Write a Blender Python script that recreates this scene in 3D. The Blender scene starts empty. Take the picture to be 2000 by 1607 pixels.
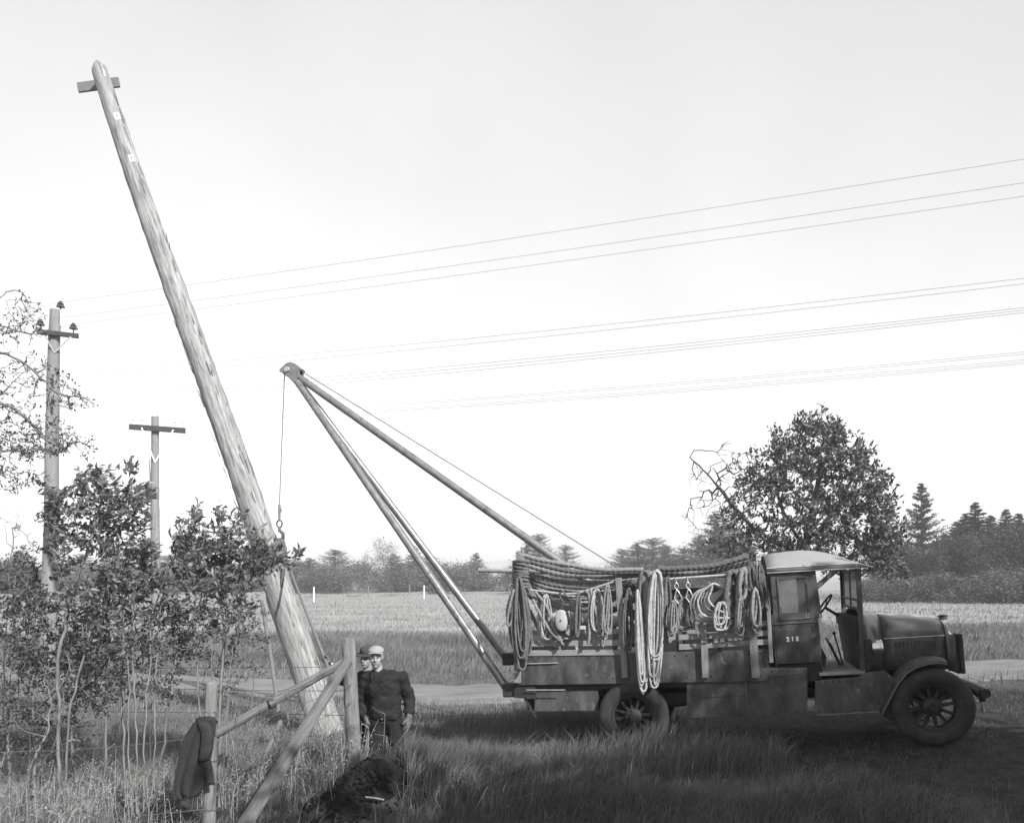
import bpy, bmesh, math, random
import numpy as np
from mathutils import Vector, Matrix, Euler

SC = bpy.context.scene
COL = SC.collection
RAD = math.radians
random.seed(7)
RNG = np.random.default_rng(7)

# ---------------------------------------------------------------- camera
CAM_H, FPX, HOR = 2.7, 1500.0, 1120.0          # eye height, focal length in photo pixels, horizon row
cam_d = bpy.data.cameras.new('camera'); cam = bpy.data.objects.new('camera', cam_d); COL.objects.link(cam)
cam_d.sensor_fit = 'HORIZONTAL'; cam_d.sensor_width = 36.0
cam_d.lens = 36.0 * FPX / 2000.0
cam_d.shift_y = (HOR - 803.5) / 2000.0          # rising front of a view camera: uprights stay upright
cam_d.clip_start = 0.1; cam_d.clip_end = 6000
cam.location = (0, 0, CAM_H); cam.rotation_euler = (RAD(90), 0, 0)
SC.camera = cam

# ---------------------------------------------------------------- sky, sun, exposure
SUN_EL, SUN_AZ = RAD(36), RAD(142)              # behind the camera and to its right
W = bpy.data.worlds.new('World'); SC.world = W; W.use_nodes = True
nt = W.node_tree; nt.nodes.clear()
sky = nt.nodes.new('ShaderNodeTexSky'); sky.sky_type = 'NISHITA'; sky.sun_disc = False
sky.sun_elevation = SUN_EL; sky.sun_rotation = SUN_AZ
sky.air_density = 1.0; sky.dust_density = 0.6; sky.ozone_density = 1.0
bw = nt.nodes.new('ShaderNodeSeparateColor'); bg = nt.nodes.new('ShaderNodeBackground'); wo = nt.nodes.new('ShaderNodeOutputWorld')
nt.links.new(sky.outputs[0], bw.inputs[0]); # blue-sensitive plate: the sky prints pale and even
pw = nt.nodes.new('ShaderNodeMath'); pw.operation = 'POWER'; pw.inputs[1].default_value = .5
ml = nt.nodes.new('ShaderNodeMath'); ml.operation = 'MULTIPLY'; ml.inputs[1].default_value = 1.82
nt.links.new(bw.outputs['Blue'], pw.inputs[0]); nt.links.new(pw.outputs[0], ml.inputs[0]); 
# thin uneven veil of cloud over the whole sky
stc = nt.nodes.new('ShaderNodeTexCoord'); sn = nt.nodes.new('ShaderNodeTexNoise'); sn.inputs['Scale'].default_value = 2.6; sn.inputs['Detail'].default_value = 3
smr = nt.nodes.new('ShaderNodeMapRange'); smr.inputs[1].default_value = .3; smr.inputs[2].default_value = .7; smr.inputs[3].default_value = .93; smr.inputs[4].default_value = 1.06
mc = nt.nodes.new('ShaderNodeMath'); mc.operation = 'MULTIPLY'
nt.links.new(stc.outputs['Generated'], sn.inputs['Vector']); nt.links.new(sn.outputs[0], smr.inputs[0])
nt.links.new(ml.outputs[0], mc.inputs[0]); nt.links.new(smr.outputs[0], mc.inputs[1]); nt.links.new(mc.outputs[0], bg.inputs[0])
nt.links.new(bg.outputs[0], wo.inputs[0])
bg.inputs[1].default_value = 0.143
sl = bpy.data.lights.new('sun', 'SUN'); sun = bpy.data.objects.new('sun', sl); COL.objects.link(sun)
sl.energy = 3.9; sl.angle = RAD(0.53); sl.color = (1, 0.99, 0.97)
SDIR = Vector((math.sin(SUN_AZ) * math.cos(SUN_EL), math.cos(SUN_AZ) * math.cos(SUN_EL), math.sin(SUN_EL)))
sun.rotation_euler = SDIR.to_track_quat('Z', 'Y').to_euler(); sun.location = SDIR * 60
SC.view_settings.view_transform = 'Standard'; SC.view_settings.look = 'None'
SC.view_settings.gamma = 1.0; SC.view_settings.use_curve_mapping = False
SC.view_settings.exposure = 0.92
SC.cycles.max_bounces = 6; SC.cycles.transparent_max_bounces = 12
SC.cycles.use_denoising = True

# ---------------------------------------------------------------- helpers
def P(px, py, d):                                # a point of the photograph at depth d, in metres
    return Vector(((px - 1000.0) / FPX * d, d, CAM_H - (py - HOR) / FPX * d))

def sstep(a, b, x):
    t = np.clip((np.asarray(x, float) - a) / (b - a), 0, 1); return t * t * (3 - 2 * t)

def hnoise(x, y, s=1.0, seed=0.0):
    x = np.asarray(x, float) * s + seed; y = np.asarray(y, float) * s - seed * .7
    return (np.sin(x * 1.3 + 1.7 * np.sin(y * .9 + .5)) + np.sin(y * 1.7 + 1.3 * np.sin(x * 1.1 + 2.1)) + np.sin((x + y) * 2.3 + .8) * .5) / 2.5

def gz(x, y):                                    # ground height
    x = np.asarray(x, float); y = np.asarray(y, float)
    s = .7
    r = .0895 * s * np.logaddexp(0, (x + .84) / s)
    r = np.where(r > .75, .75 + .3 * np.tanh((r - .75) / .3), r)
    f = 1 - .65 * sstep(14, 32, y)
    near = 1 - sstep(60, 120, y)
    r = r + .56 * np.exp(-((x + 1.40) / .82) ** 2 - ((y - 8.5) / .42) ** 2)
    return r * f + near * (.025 * hnoise(x, y, 1.1) + .012 * hnoise(x, y, 3.1, 4))
def gzf(x, y): return float(gz(x, y))

def tag(o, label=None, cat=None, group=None, kind=None):
    if label: o['label'] = label
    if cat: o['category'] = cat
    if group: o['group'] = group
    if kind: o['kind'] = kind
    return o

MATS = {}
def thing(name, loc=(0, 0, 0), label=None, cat=None, group=None, M=None):
    o = bpy.data.objects.new(name, None); COL.objects.link(o)
    M = M if M is not None else Matrix.Translation(Vector(loc))
    o.matrix_world = M; o.empty_display_size = .2
    MATS[o.name] = M
    return tag(o, label, cat, group)

class MB:
    def __init__(s): s.v = []; s.f = []
    def add(s, V, F):
        n = len(s.v); s.v += [tuple(p) for p in V]; s.f += [tuple(i + n for i in f) for f in F]; return s
    def box(s, c, size, R=None):
        c = Vector(c); h = Vector(size) / 2
        V = [Vector((sx * h.x, sy * h.y, sz * h.z)) for sz in (-1, 1) for sy in (-1, 1) for sx in (-1, 1)]
        if R is not None: V = [R @ p for p in V]
        return s.add([c + p for p in V], [(0, 2, 3, 1), (4, 5, 7, 6), (0, 1, 5, 4), (2, 6, 7, 3), (0, 4, 6, 2), (1, 3, 7, 5)])
    def beam(s, p0, p1, w, h, up=(0, 0, 1), w1=None, h1=None):   # w across, h along 'up'
        p0 = Vector(p0); p1 = Vector(p1); d = (p1 - p0).normalized(); up = Vector(up)
        a = d.cross(up)
        if a.length < 1e-4: a = d.cross(Vector((1, 0, 0)))
        a.normalize(); b = a.cross(d).normalized()
        w1 = w if w1 is None else w1; h1 = h if h1 is None else h1
        V = [p0 + a * w / 2 * i + b * h / 2 * j for i, j in ((-1, -1), (1, -1), (1, 1), (-1, 1))] + \
            [p1 + a * w1 / 2 * i + b * h1 / 2 * j for i, j in ((-1, -1), (1, -1), (1, 1), (-1, 1))]
        return s.add(V, [(0, 3, 2, 1), (4, 5, 6, 7), (0, 1, 5, 4), (1, 2, 6, 5), (2, 3, 7, 6), (3, 0, 4, 7)])
    def tube(s, pts, r, n=8, cap=True, lobes=0, lay=0.0, amp=0.0):
        pts = [Vector(p) for p in pts]; m = len(pts)
        rr = [r] * m if not hasattr(r, '__len__') else list(r)
        t0 = (pts[1] - pts[0]).normalized()
        a = t0.cross(Vector((0, 0, 1)))
        if a.length < .05: a = t0.cross(Vector((1, 0, 0)))
        a.normalize(); V = []; L = 0.0
        for i, p in enumerate(pts):
            t = (pts[min(i + 1, m - 1)] - pts[max(i - 1, 0)])
            if t.length < 1e-9: t = t0
            t = t.normalized(); a = (a - t * a.dot(t))
            if a.length < 1e-6: a = t.cross(Vector((0.3, 0.5, 1)))
            a.normalize(); b = t.cross(a)
            if i: L += (p - pts[i - 1]).length
            for k in range(n):
                q = 2 * math.pi * k / n
                rad = rr[i] * (1 + amp * math.cos(lobes * q - lay * L)) if lobes else rr[i]
                V.append(p + a * math.cos(q) * rad + b * math.sin(q) * rad)
        F = [(i * n + k, i * n + (k + 1) % n, (i + 1) * n + (k + 1) % n, (i + 1) * n + k) for i in range(m - 1) for k in range(n)]
        if cap: F += [tuple(range(n - 1, -1, -1)), tuple((m - 1) * n + k for k in range(n))]
        return s.add(V, F)
    def prism(s, poly, y0, y1):                  # polygon in (x, z) pushed along y
        n = len(poly); V = [(p[0], y0, p[1]) for p in poly] + [(p[0], y1, p[1]) for p in poly]
        return s.add(V, [tuple(range(n)), tuple(range(2 * n - 1, n - 1, -1))] + [(i, i + n, (i + 1) % n + n, (i + 1) % n) for i in range(n)])
    def lathe(s, prof, c, axis, n=24):           # prof = [(radius, height along axis)]
        c = Vector(c); ax = Vector(axis).normalized(); a = ax.orthogonal().normalized(); b = ax.cross(a); m = len(prof)
        V = [c + ax * h + (a * math.cos(2 * math.pi * k / n) + b * math.sin(2 * math.pi * k / n)) * r for r, h in prof for k in range(n)]
        F = [(i * n + k, i * n + (k + 1) % n, (i + 1) * n + (k + 1) % n, (i + 1) * n + k) for i in range(m - 1) for k in range(n)]
        if prof[0][0] > 1e-6: F.append(tuple(range(n - 1, -1, -1)))
        if prof[-1][0] > 1e-6: F.append(tuple((m - 1) * n + k for k in range(n)))
        return s.add(V, F)
    def ring(s, prof, c, axis, n=32):            # closed profile revolved
        c = Vector(c); ax = Vector(axis).normalized(); a = ax.orthogonal().normalized(); b = ax.cross(a); m = len(prof)
        V = [c + ax * h + (a * math.cos(2 * math.pi * k / n) + b * math.sin(2 * math.pi * k / n)) * r for r, h in prof for k in range(n)]
        F = [(i * n + k, i * n + (k + 1) % n, ((i + 1) % m) * n + (k + 1) % n, ((i + 1) % m) * n + k) for i in range(m) for k in range(n)]
        return s.add(V, F)
    def ell(s, c, r, R=None, nu=14, nv=9):
        c = Vector(c); V = []; r = Vector(r) if hasattr(r, '__len__') else Vector((r, r, r))
        for i in range(1, nv):
            th = math.pi * i / nv
            for k in range(nu):
                q = 2 * math.pi * k / nu
                p = Vector((r.x * math.sin(th) * math.cos(q), r.y * math.sin(th) * math.sin(q), r.z * math.cos(th)))
                V.append(c + (R @ p if R is not None else p))
        top = Vector((0, 0, r.z)); top = R @ top if R is not None else top
        V += [c + top, c - top]; N = (nv - 1) * nu
        F = [(i * nu + k, (i + 1) * nu + k, (i + 1) * nu + (k + 1) % nu, i * nu + (k + 1) % nu) for i in range(nv - 2) for k in range(nu)]
        F += [(N, k, (k + 1) % nu) for k in range(nu)] + [(N + 1, (nv - 2) * nu + (k + 1) % nu, (nv - 2) * nu + k) for k in range(nu)]
        return s.add(V, F)
    def cap(s, p0, r0, p1, r1, n=12):            # tapered capsule
        p0 = Vector(p0); p1 = Vector(p1); d = (p1 - p0); L = d.length; d.normalize()
        prof = [(1e-7, -r0)] + [(r0 * math.sin(t), -r0 * math.cos(t)) for t in (.5, 1.0, 1.5708)] + \
               [(r1 * math.sin(t), L - r1 * math.cos(t)) for t in (1.5708, 2.1, 2.65)] + [(1e-7, L + r1)]
        return s.lathe(prof, p0, d, n)
    def loft(s, secs, cap=True):                 # open or closed rows of equal length
        n = len(secs[0]); V = [p for sec in secs for p in sec]
        F = [(i * n + k, i * n + k + 1, (i + 1) * n + k + 1, (i + 1) * n + k) for i in range(len(secs) - 1) for k in range(n - 1)]
        return s.add(V, F)
    def mesh(s, name, M=None):
        me = bpy.data.meshes.new(name)
        V = [M @ Vector(p) for p in s.v] if M is not None else s.v
        me.from_pydata(V, [], s.f); return me
    def build(s, name, mat, parent=None, world=True, smooth=True, bevel=0.0, solid=0.0, M=None, ang=40):
        # world: vertices are in world space (moved into the parent's frame); otherwise already in the parent's frame
        if parent is not None:
            PM = MATS[parent.name]; me = s.mesh(name, PM.inverted() if world else None); OM = None
        else:
            if M is None:
                A = np.array(s.v); c = (A.min(0) + A.max(0)) / 2; M = Matrix.Translation((c[0], c[1], A[:, 2].min()))
            me = s.mesh(name, M.inverted() if world else None); OM = M
        return link(name, me, mat, parent, OM, smooth, bevel, solid, ang)

def link(name, me, mat, parent=None, OM=None, smooth=True, bevel=0.0, solid=0.0, ang=40):
    o = bpy.data.objects.new(name, me); COL.objects.link(o)
    if mat is not None and not me.materials: me.materials.append(mat)
    if smooth:
        me.shade_smooth()
        if ang < 180: me.set_sharp_from_angle(angle=RAD(ang))
    if parent is not None:
        o.parent = parent; MATS[o.name] = MATS[parent.name]
    elif OM is not None:
        o.matrix_world = OM; MATS[o.name] = OM
    if solid:
        md = o.modifiers.new('thickness', 'SOLIDIFY'); md.thickness = solid; md.offset = 0
    if bevel:
        md = o.modifiers.new('bevel', 'BEVEL'); md.width = bevel; md.segments = 2; md.limit_method = 'ANGLE'
    return o

def np_mesh(name, V, F, attr=None):              # V (n,3), F (m,k) equal faces
    me = bpy.data.meshes.new(name); V = np.asarray(V, np.float32); F = np.asarray(F, np.int32)
    m, k = F.shape
    me.vertices.add(len(V)); me.vertices.foreach_set('co', V.ravel())
    me.loops.add(m * k); me.loops.foreach_set('vertex_index', F.ravel())
    me.polygons.add(m); me.polygons.foreach_set('loop_start', np.arange(0, m * k, k, dtype=np.int32))
    if attr is not None:
        for an, av in attr.items():
            a = me.attributes.new(an, 'FLOAT', 'POINT'); a.data.foreach_set('value', np.asarray(av, np.float32))
    me.update(calc_edges=True); return me

def children_of(o): return [c for c in COL.objects if c.parent is o]
def copy_tree(o, parent=None, kids=None):
    c = o.copy(); COL.objects.link(c)
    if parent is not None: c.parent = parent
    for ch in list(o.children): copy_tree(ch, c)
    return c

# ---------------------------------------------------------------- materials (all greys: a black and white photograph)
def mat(name, g, rough=.85, var=.35, scale=6.0, bump=0.0, stretch=(1, 1, 1), metal=0.0, attr=None, detail=6.0, spec=.3,
        spots=None, transl=0.0, bscale=None, contrast=1.0):
    m = bpy.data.materials.new(name); m.use_nodes = True; N = m.node_tree.nodes; L = m.node_tree.links
    b = N['Principled BSDF']; b.inputs['Roughness'].default_value = rough; b.inputs['Metallic'].default_value = metal
    b.inputs['Specular IOR Level'].default_value = spec
    tc = N.new('ShaderNodeTexCoord'); mp = N.new('ShaderNodeMapping'); mp.inputs['Scale'].default_value = stretch
    L.new(tc.outputs['Object'], mp.inputs['Vector'])
    nz = N.new('ShaderNodeTexNoise'); nz.inputs['Scale'].default_value = scale; nz.inputs['Detail'].default_value = detail
    nz.inputs['Roughness'].default_value = .62
    L.new(mp.outputs[0], nz.inputs['Vector'])
    mr = N.new('ShaderNodeMapRange'); mr.inputs[1].default_value = .5 - .22 / contrast; mr.inputs[2].default_value = .5 + .22 / contrast
    mr.inputs[3].default_value = g * (1 - var); mr.inputs[4].default_value = g * (1 + var)
    L.new(nz.outputs[0], mr.inputs[0]); out = mr.outputs[0]
    if attr:
        at = N.new('ShaderNodeAttribute'); at.attribute_name = attr
        mu = N.new('ShaderNodeMath'); mu.operation = 'MULTIPLY'; L.new(out, mu.inputs[0]); L.new(at.outputs['Fac'], mu.inputs[1]); out = mu.outputs[0]
    if spots:                                     # (scale, threshold, value): wear, knots, stains
        vo = N.new('ShaderNodeTexNoise'); vo.inputs['Scale'].default_value = spots[0]; vo.inputs['Detail'].default_value = 3
        L.new(mp.outputs[0], vo.inputs['Vector'])
        r2 = N.new('ShaderNodeMapRange'); r2.inputs[1].default_value = spots[1]; r2.inputs[2].default_value = spots[1] + .06
        r2.inputs[3].default_value = 0; r2.inputs[4].default_value = 1; L.new(vo.outputs[0], r2.inputs[0])
        mx = N.new('ShaderNodeMix'); mx.data_type = 'FLOAT'; L.new(r2.outputs[0], mx.inputs[0]); L.new(out, mx.inputs[2]); mx.inputs[3].default_value = spots[2]
        out = mx.outputs[0]
    L.new(out, b.inputs['Base Color'])
    if bump:
        nb = N.new('ShaderNodeTexNoise'); nb.inputs['Scale'].default_value = bscale or scale * 2; nb.inputs['Detail'].default_value = 5
        L.new(mp.outputs[0], nb.inputs['Vector'])
        bp = N.new('ShaderNodeBump'); bp.inputs['Strength'].default_value = min(1, bump); bp.inputs['Distance'].default_value = .02
        L.new(nb.outputs[0], bp.inputs['Height']); L.new(bp.outputs[0], b.inputs['Normal'])
    if transl:
        tr = N.new('ShaderNodeBsdfTranslucent'); L.new(out, tr.inputs['Color']); ms = N.new('ShaderNodeMixShader'); ms.inputs[0].default_value = transl
        L.new(b.outputs[0], ms.inputs[1]); L.new(tr.outputs[0], ms.inputs[2]); L.new(ms.outputs[0], N['Material Output'].inputs['Surface'])
    return m

def glass_mat(name):
    m = bpy.data.materials.new(name); m.use_nodes = True; N = m.node_tree.nodes; L = m.node_tree.links; N.remove(N['Principled BSDF'])
    t = N.new('ShaderNodeBsdfTransparent'); t.inputs[0].default_value = (.78, .78, .78, 1)
    g = N.new('ShaderNodeBsdfGlossy'); g.inputs['Roughness'].default_value = .08
    d = N.new('ShaderNodeBsdfDiffuse'); d.inputs[0].default_value = (.35, .35, .35, 1)
    f = N.new('ShaderNodeFresnel'); f.inputs[0].default_value = 1.45
    a = N.new('ShaderNodeMixShader'); L.new(f.outputs[0], a.inputs[0]); L.new(t.outputs[0], a.inputs[1]); L.new(g.outputs[0], a.inputs[2])
    b = N.new('ShaderNodeMixShader'); b.inputs[0].default_value = .14; L.new(a.outputs[0], b.inputs[1]); L.new(d.outputs[0], b.inputs[2])
    L.new(b.outputs[0], N['Material Output'].inputs['Surface']); return m

K = dict(
    pole=mat('peeled_pole_wood', .265, .9, .48, 5.0, .8, (5, 5, .5), spots=(3.4, .62, .12), bscale=14, contrast=1.25, detail=9),
    pole_grey=mat('weathered_pole_wood', .20, .9, .22, 3.0, .4, (5, 5, .5), spots=(2.0, .68, .15)),
    pole_top=mat('fresh_cut_wood', .62, .8, .15, 8),
    gain=mat('pale_cut_notch', .66, .8, .06, 10),
    arm=mat('dark_crossarm_wood', .045, .85, .3, 6, .3, (1, 6, 6)),
    board=mat('grey_board', .15, .85, .2, 6, .3, (1, 6, 6)),
    post=mat('weathered_post_wood', .17, .9, .4, 5.0, .8, (6, 6, .7), spots=(2.2, .68, .13)),
    rail=mat('weathered_rail_wood', .13, .9, .42, 5.0, .8, (6, 6, .7), spots=(2.2, .66, .12)),
    iron=mat('iron', .07, .55, .4, 14, .1, metal=.3),
    galv=mat('galvanised_steel', .45, .45, .25, 12, metal=.5),
    tube=mat('derrick_steel_tube', .20, .34, .35, 9, .08, metal=.45, spots=(7, .62, .12), spec=.6),
    wire=mat('weathered_wire', .28, .6, .1, 5),
    fence_wire=mat('rusty_fence_wire', .09, .8, .2, 5),
    cable=mat('steel_cable', .16, .55, .3, 40, .3),
    insul=mat('dark_porcelain', .05, .2, .1, 5, spec=.6),
    paint=mat('truck_paint_dusty', .062, .55, .75, 5.5, .25, (1, 1, .5), spots=(13, .635, .11), spec=.35, detail=12, bscale=40),
    hood=mat('truck_hood_paint', .08, .28, .4, 4.5, .08, spots=(8, .70, .2), spec=.55),
    roof=mat('truck_canvas_roof', .25, .75, .07, 9, .1),
    under=mat('truck_chassis_black', .03, .7, .4, 8, .1),
    slat=mat('stake_slat_wood', .24, .85, .35, 4, .4, (.8, 5, 7), spots=(3, .66, .12)),
    stake=mat('stake_wood', .20, .85, .3, 4, .4, (6, 6, .8), spots=(3, .66, .12)),
    tyre=mat('tyre_rubber', .035, .85, .5, 5, .15),
    rim=mat('wheel_paint', .022, .6, .4, 8, .1),
    brass=mat('nickel_lamp', .55, .22, .1, 9, metal=.9),
    glass=glass_mat('window_glass'),
    white=mat('worn_white_paint', .72, .7, .15, 30, spots=(60, .62, .2)),
    leather=mat('seat_leather', .03, .5, .4, 12, .3),
    rope_l=mat('pale_manila_rope', .34, .9, .3, 18, .5),
    rope_m=mat('brown_manila_rope', .20, .9, .3, 18, .5),
    rope_d=mat('dark_tarred_rope', .11, .9, .35, 18, .5),
    tarp=mat('pale_canvas', .34, .9, .2, 3, .4),
    crate=mat('crate_wood', .26, .85, .3, 4, .3, (1, 5, 5)),
    skin=mat('skin', .25, .55, .10, 9, .05),
    skin_d=mat('gloved_hand_leather', .12, .7, .2, 12, .2),
    eye=mat('eye', .07, .3, .1, 5),
    lip=mat('mouth', .2, .6, .1, 5),
    hair=mat('short_hair', .05, .8, .3, 40, .4),
    jacket=mat('dark_wool_jacket', .022, .95, .3, 9, .5, bscale=60, spec=.1),
    trousers=mat('dark_trousers', .02, .95, .3, 9, .4, bscale=50, spec=.1),
    sweater=mat('grey_jersey', .10, .95, .2, 9, .4, bscale=60, spec=.1),
    cap=mat('pale_tweed_cap', .27, .95, .2, 60, .4, spec=.1),
    hat=mat('dark_felt_hat', .05, .9, .2, 20, .2, spec=.1),
    shirt=mat('white_cuff', .75, .9, .1, 20),
    coat=mat('hanging_wool_coat', .035, .98, .22, 12, .6, bscale=70, spec=.05),
    boot=mat('boot_leather', .04, .6, .3, 10),
    leaf=mat('oak_leaf', .115, .45, .25, 5, attr='shade', transl=.18, spec=.5),
    leaf_s=mat('shrub_leaf', .06, .55, .25, 5, attr='shade', transl=.15, spec=.4),
    leaf_t=mat('tree_leaf', .075, .5, .25, 3, attr='shade', transl=.15, spec=.4),
    needle=mat('conifer_needle', .04, .7, .3, 1, attr='shade', transl=.1),
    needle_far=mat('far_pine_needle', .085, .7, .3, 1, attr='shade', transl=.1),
    brush=mat('brush_foliage', .10, .8, .3, .5, attr='shade', transl=.15),
    brush_d=mat('dark_thicket_foliage', .05, .8, .35, .4, attr='shade', transl=.12),
    pale_tree=mat('pale_autumn_foliage', .22, .8, .3, .5, attr='shade', transl=.2),
    bark=mat('shrub_bark', .16, .9, .35, 14, .3, (1, 1, .3)),
    bark_l=mat('pale_sapling_bark', .17, .8, .45, 10, .2, (1, 1, .25), spots=(9, .64, .13)),
    bark_d=mat('dark_tree_bark', .07, .9, .35, 14, .3),
    grass=mat('dry_grass_blade', .185, .8, .2, 1.5, attr='shade', transl=.25, spec=.25),
    grass_g=mat('green_grass_blade', .115, .8, .25, 1.2, attr='shade', transl=.25, spec=.25),
    grass_d=mat('rank_grass_blade', .15, .8, .25, .6, attr='shade', transl=.2, spec=.2),
    grass_f=mat('pale_field_grass', .25, .85, .15, .25, attr='shade', transl=.2, spec=.2),
    weed=mat('dead_weed_stalk', .30, .85, .3, 6, attr='shade'),
    soil=mat('fresh_dark_soil', .013, .97, .6, 9, 1.0, bscale=26, spec=.1),
    clod=mat('soil_clod', .015, .97, .5, 9, .8, spec=.1),
    hill=mat('far_hills', .18, .95, .2, .01),
)
# ---------------------------------------------------------------- truck frame (needed early: ground wear follows it)
YAW, WB, RW = RAD(15), 3.734, .485
_O = P(1831, 1458, 9.55); _O.z = .548
TM = Matrix.Translation(_O) @ Matrix.Rotation(-YAW, 4, 'Z') @ Matrix.Rotation(-RAD(4.6), 4, 'Y')
TMI = TM.inverted()
def T(px, py, yl):                               # photo point on the truck's lengthwise plane y = yl, truck frame
    c = TMI @ Vector((0, 0, CAM_H)); q = TMI @ P(px, py, 10.0); d = q - c
    t = (yl - c.y) / d.y; p = c + d * t
    return Vector((p.x, yl, p.z))

# ---------------------------------------------------------------- ground
def soil_amount(x, y):
    x = np.asarray(x, float); y = np.asarray(y, float)
    n = .9 * hnoise(x, y, .9, 2) + .5 * hnoise(x, y, 2.7, 5)
    # trampled earth where the truck stands, to the right of the grass
    a = sstep(-.8, .8, (x - 3.6 + .32 * (y - 9)) + n * .8) * sstep(-.7, .7, 13.2 - y + n * .5) * sstep(-.5, .5, y - 4)
    # scuffed ground round the pole butt and the spoil heap
    b = 1 - sstep(.6, 1.5, np.hypot((x + 1.75) / .8, (y - 8.3) / .45) + n * .25)
    c = 1 - sstep(.5, 1.2, np.hypot((x + 3.75) / 1.1, (y - 8.55) / .5) + n * .3)  # bare dark soil put where the coat's shadow falls, to deepen it
    d = (1 - sstep(.3, .9, np.abs(y - (12.0 - .268 * x)) / .6 + n * .3)) * sstep(-.5, 1, x - 0) * sstep(-1, 1, 7 - x)
    return np.clip(np.maximum.reduce([a, b * .9, c * .9, d * .6]), 0, 1)

ROAD = [(-60, 42), (-30, 28.5), (-18, 22.5), (-9, 18.9), (-3, 17.4), (3, 16.3), (8, 14.9), (14, 12.9), (22, 9.6), (34, 3)]
def road_y(x):
    xs = [p[0] for p in ROAD]; ys = [p[1] for p in ROAD]
    return np.interp(x, xs, ys)

def axis_pts(lo, a, b, hi, step, grow):
    mid = list(np.arange(a, b + 1e-6, step)); L = []; v = a; s = step
    while v > lo: s *= grow; v -= s; L.append(v)
    R_ = []; v = mid[-1]; s = step
    while v < hi: s *= grow; v += s; R_.append(v)
    return np.array(L[::-1] + mid + R_)
gx = axis_pts(-1500, -9, 11, 1500, .16, 1.09); gy = axis_pts(-500, 5.5, 19, 3500, .16, 1.06)
GX, GY = np.meshgrid(gx, gy); GZ = gz(GX, GY)
GZ = GZ - .06 * soil_amount(GX, GY) * (np.hypot(GX - 5.3, GY - 9.5) > .0) * .5
n_, m_ = GX.shape
idx = np.arange(n_ * m_).reshape(n_, m_)
F_ = np.stack([idx[:-1, :-1], idx[:-1, 1:], idx[1:, 1:], idx[1:, :-1]], -1).reshape(-1, 4)
field = sstep(31, 36, GY + 1.2 * hnoise(GX, GY, .25))                 # mown pale hay beyond the rank grass
rank = sstep(19.5, 22, GY + .8 * hnoise(GX, GY, .4)) * (1 - field)
me = np_mesh('ground', np.stack([GX, GY, GZ], -1).reshape(-1, 3), F_, dict(soil=soil_amount(GX, GY).ravel(), field=field.ravel(), rank=rank.ravel()))
def ground_mat():
    m = bpy.data.materials.new('meadow_ground'); m.use_nodes = True; N = m.node_tree.nodes; L = m.node_tree.links; b = N['Principled BSDF']
    b.inputs['Roughness'].default_value = .97; b.inputs['Specular IOR Level'].default_value = .1
    tc = N.new('ShaderNodeTexCoord')
    def noise(sc, lo, hi, st=(1, 1, 1)):
        mp = N.new('ShaderNodeMapping'); mp.inputs['Scale'].default_value = st; L.new(tc.outputs['Object'], mp.inputs[0])
        z = N.new('ShaderNodeTexNoise'); z.inputs['Scale'].default_value = sc; z.inputs['Detail'].default_value = 8; z.inputs['Roughness'].default_value = .65; L.new(mp.outputs[0], z.inputs['Vector'])
        r = N.new('ShaderNodeMapRange'); r.inputs[1].default_value = .3; r.inputs[2].default_value = .7; r.inputs[3].default_value = lo; r.inputs[4].default_value = hi
        L.new(z.outputs[0], r.inputs[0]); return r.outputs[0], z.outputs[0]
    def mixv(f, a, c):
        x = N.new('ShaderNodeMix'); x.data_type = 'FLOAT'; L.new(f, x.inputs[0]); L.new(a, x.inputs[2]); L.new(c, x.inputs[3]); return x.outputs[0]
    def at(n):
        a = N.new('ShaderNodeAttribute'); a.attribute_name = n; return a.outputs['Fac']
    near, nz = noise(3.5, .05, .15); fld, _ = noise(.35, .20, .31, (.35, 1.6, 1)); rnk, _ = noise(1.2, .07, .15); soil, _ = noise(5, .016, .05)
    v = mixv(at('field'), near, fld); v = mixv(at('rank'), v, rnk); v = mixv(at('soil'), v, soil)
    L.new(v, b.inputs['Base Color'])
    z = N.new('ShaderNodeTexNoise'); z.inputs['Scale'].default_value = 14; z.inputs['Detail'].default_value = 8; L.new(tc.outputs['Object'], z.inputs['Vector'])
    bp = N.new('ShaderNodeBump'); bp.inputs['Strength'].default_value = .8; bp.inputs['Distance'].default_value = .05; L.new(z.outputs[0], bp.inputs['Height']); L.new(bp.outputs[0], b.inputs['Normal'])
    return m
tag(link('ground', me, ground_mat(), ang=180), kind='structure')

# dirt road: a ribbon with two wheel ruts
rx = np.concatenate([np.arange(-60, -14, 1.0), np.arange(-14, 16, .25), np.arange(16, 34.1, 1.0)])
across = np.linspace(-1.75, 1.75, 29) * .74; V = []; WE = []
for x in rx:
    y = float(road_y(x)); s = (float(road_y(x + .5)) - float(road_y(x - .5)))
    nrm = Vector((-s, 1, 0)).normalized()
    for a in across:
        wob = .18 * float(hnoise(x, y, .8, 3)) * (1 if abs(a) > .9 else 0) + .05 * float(hnoise(x * 3, a * 3))
        q = Vector((x, y, 0)) + nrm * (a * 1.0 + wob * (1 if a > 0 else -1))
        rut = -.045 * math.exp(-((abs(a) - .66) / .18) ** 2) + .03 * math.exp(-(a / .35) ** 2)
        edge = -.10 * max(0, (abs(a) - 1.08) / .22) ** 2
        V.append((q.x, q.y, gzf(q.x, q.y) + .05 + rut + edge + .012 * float(hnoise(q.x, q.y, 5))))
n_, m_ = len(rx), len(across); idx = np.arange(n_ * m_).reshape(n_, m_)
F_ = np.stack([idx[:-1, :-1], idx[1:, :-1], idx[1:, 1:], idx[:-1, 1:]], -1).reshape(-1, 4)
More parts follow.
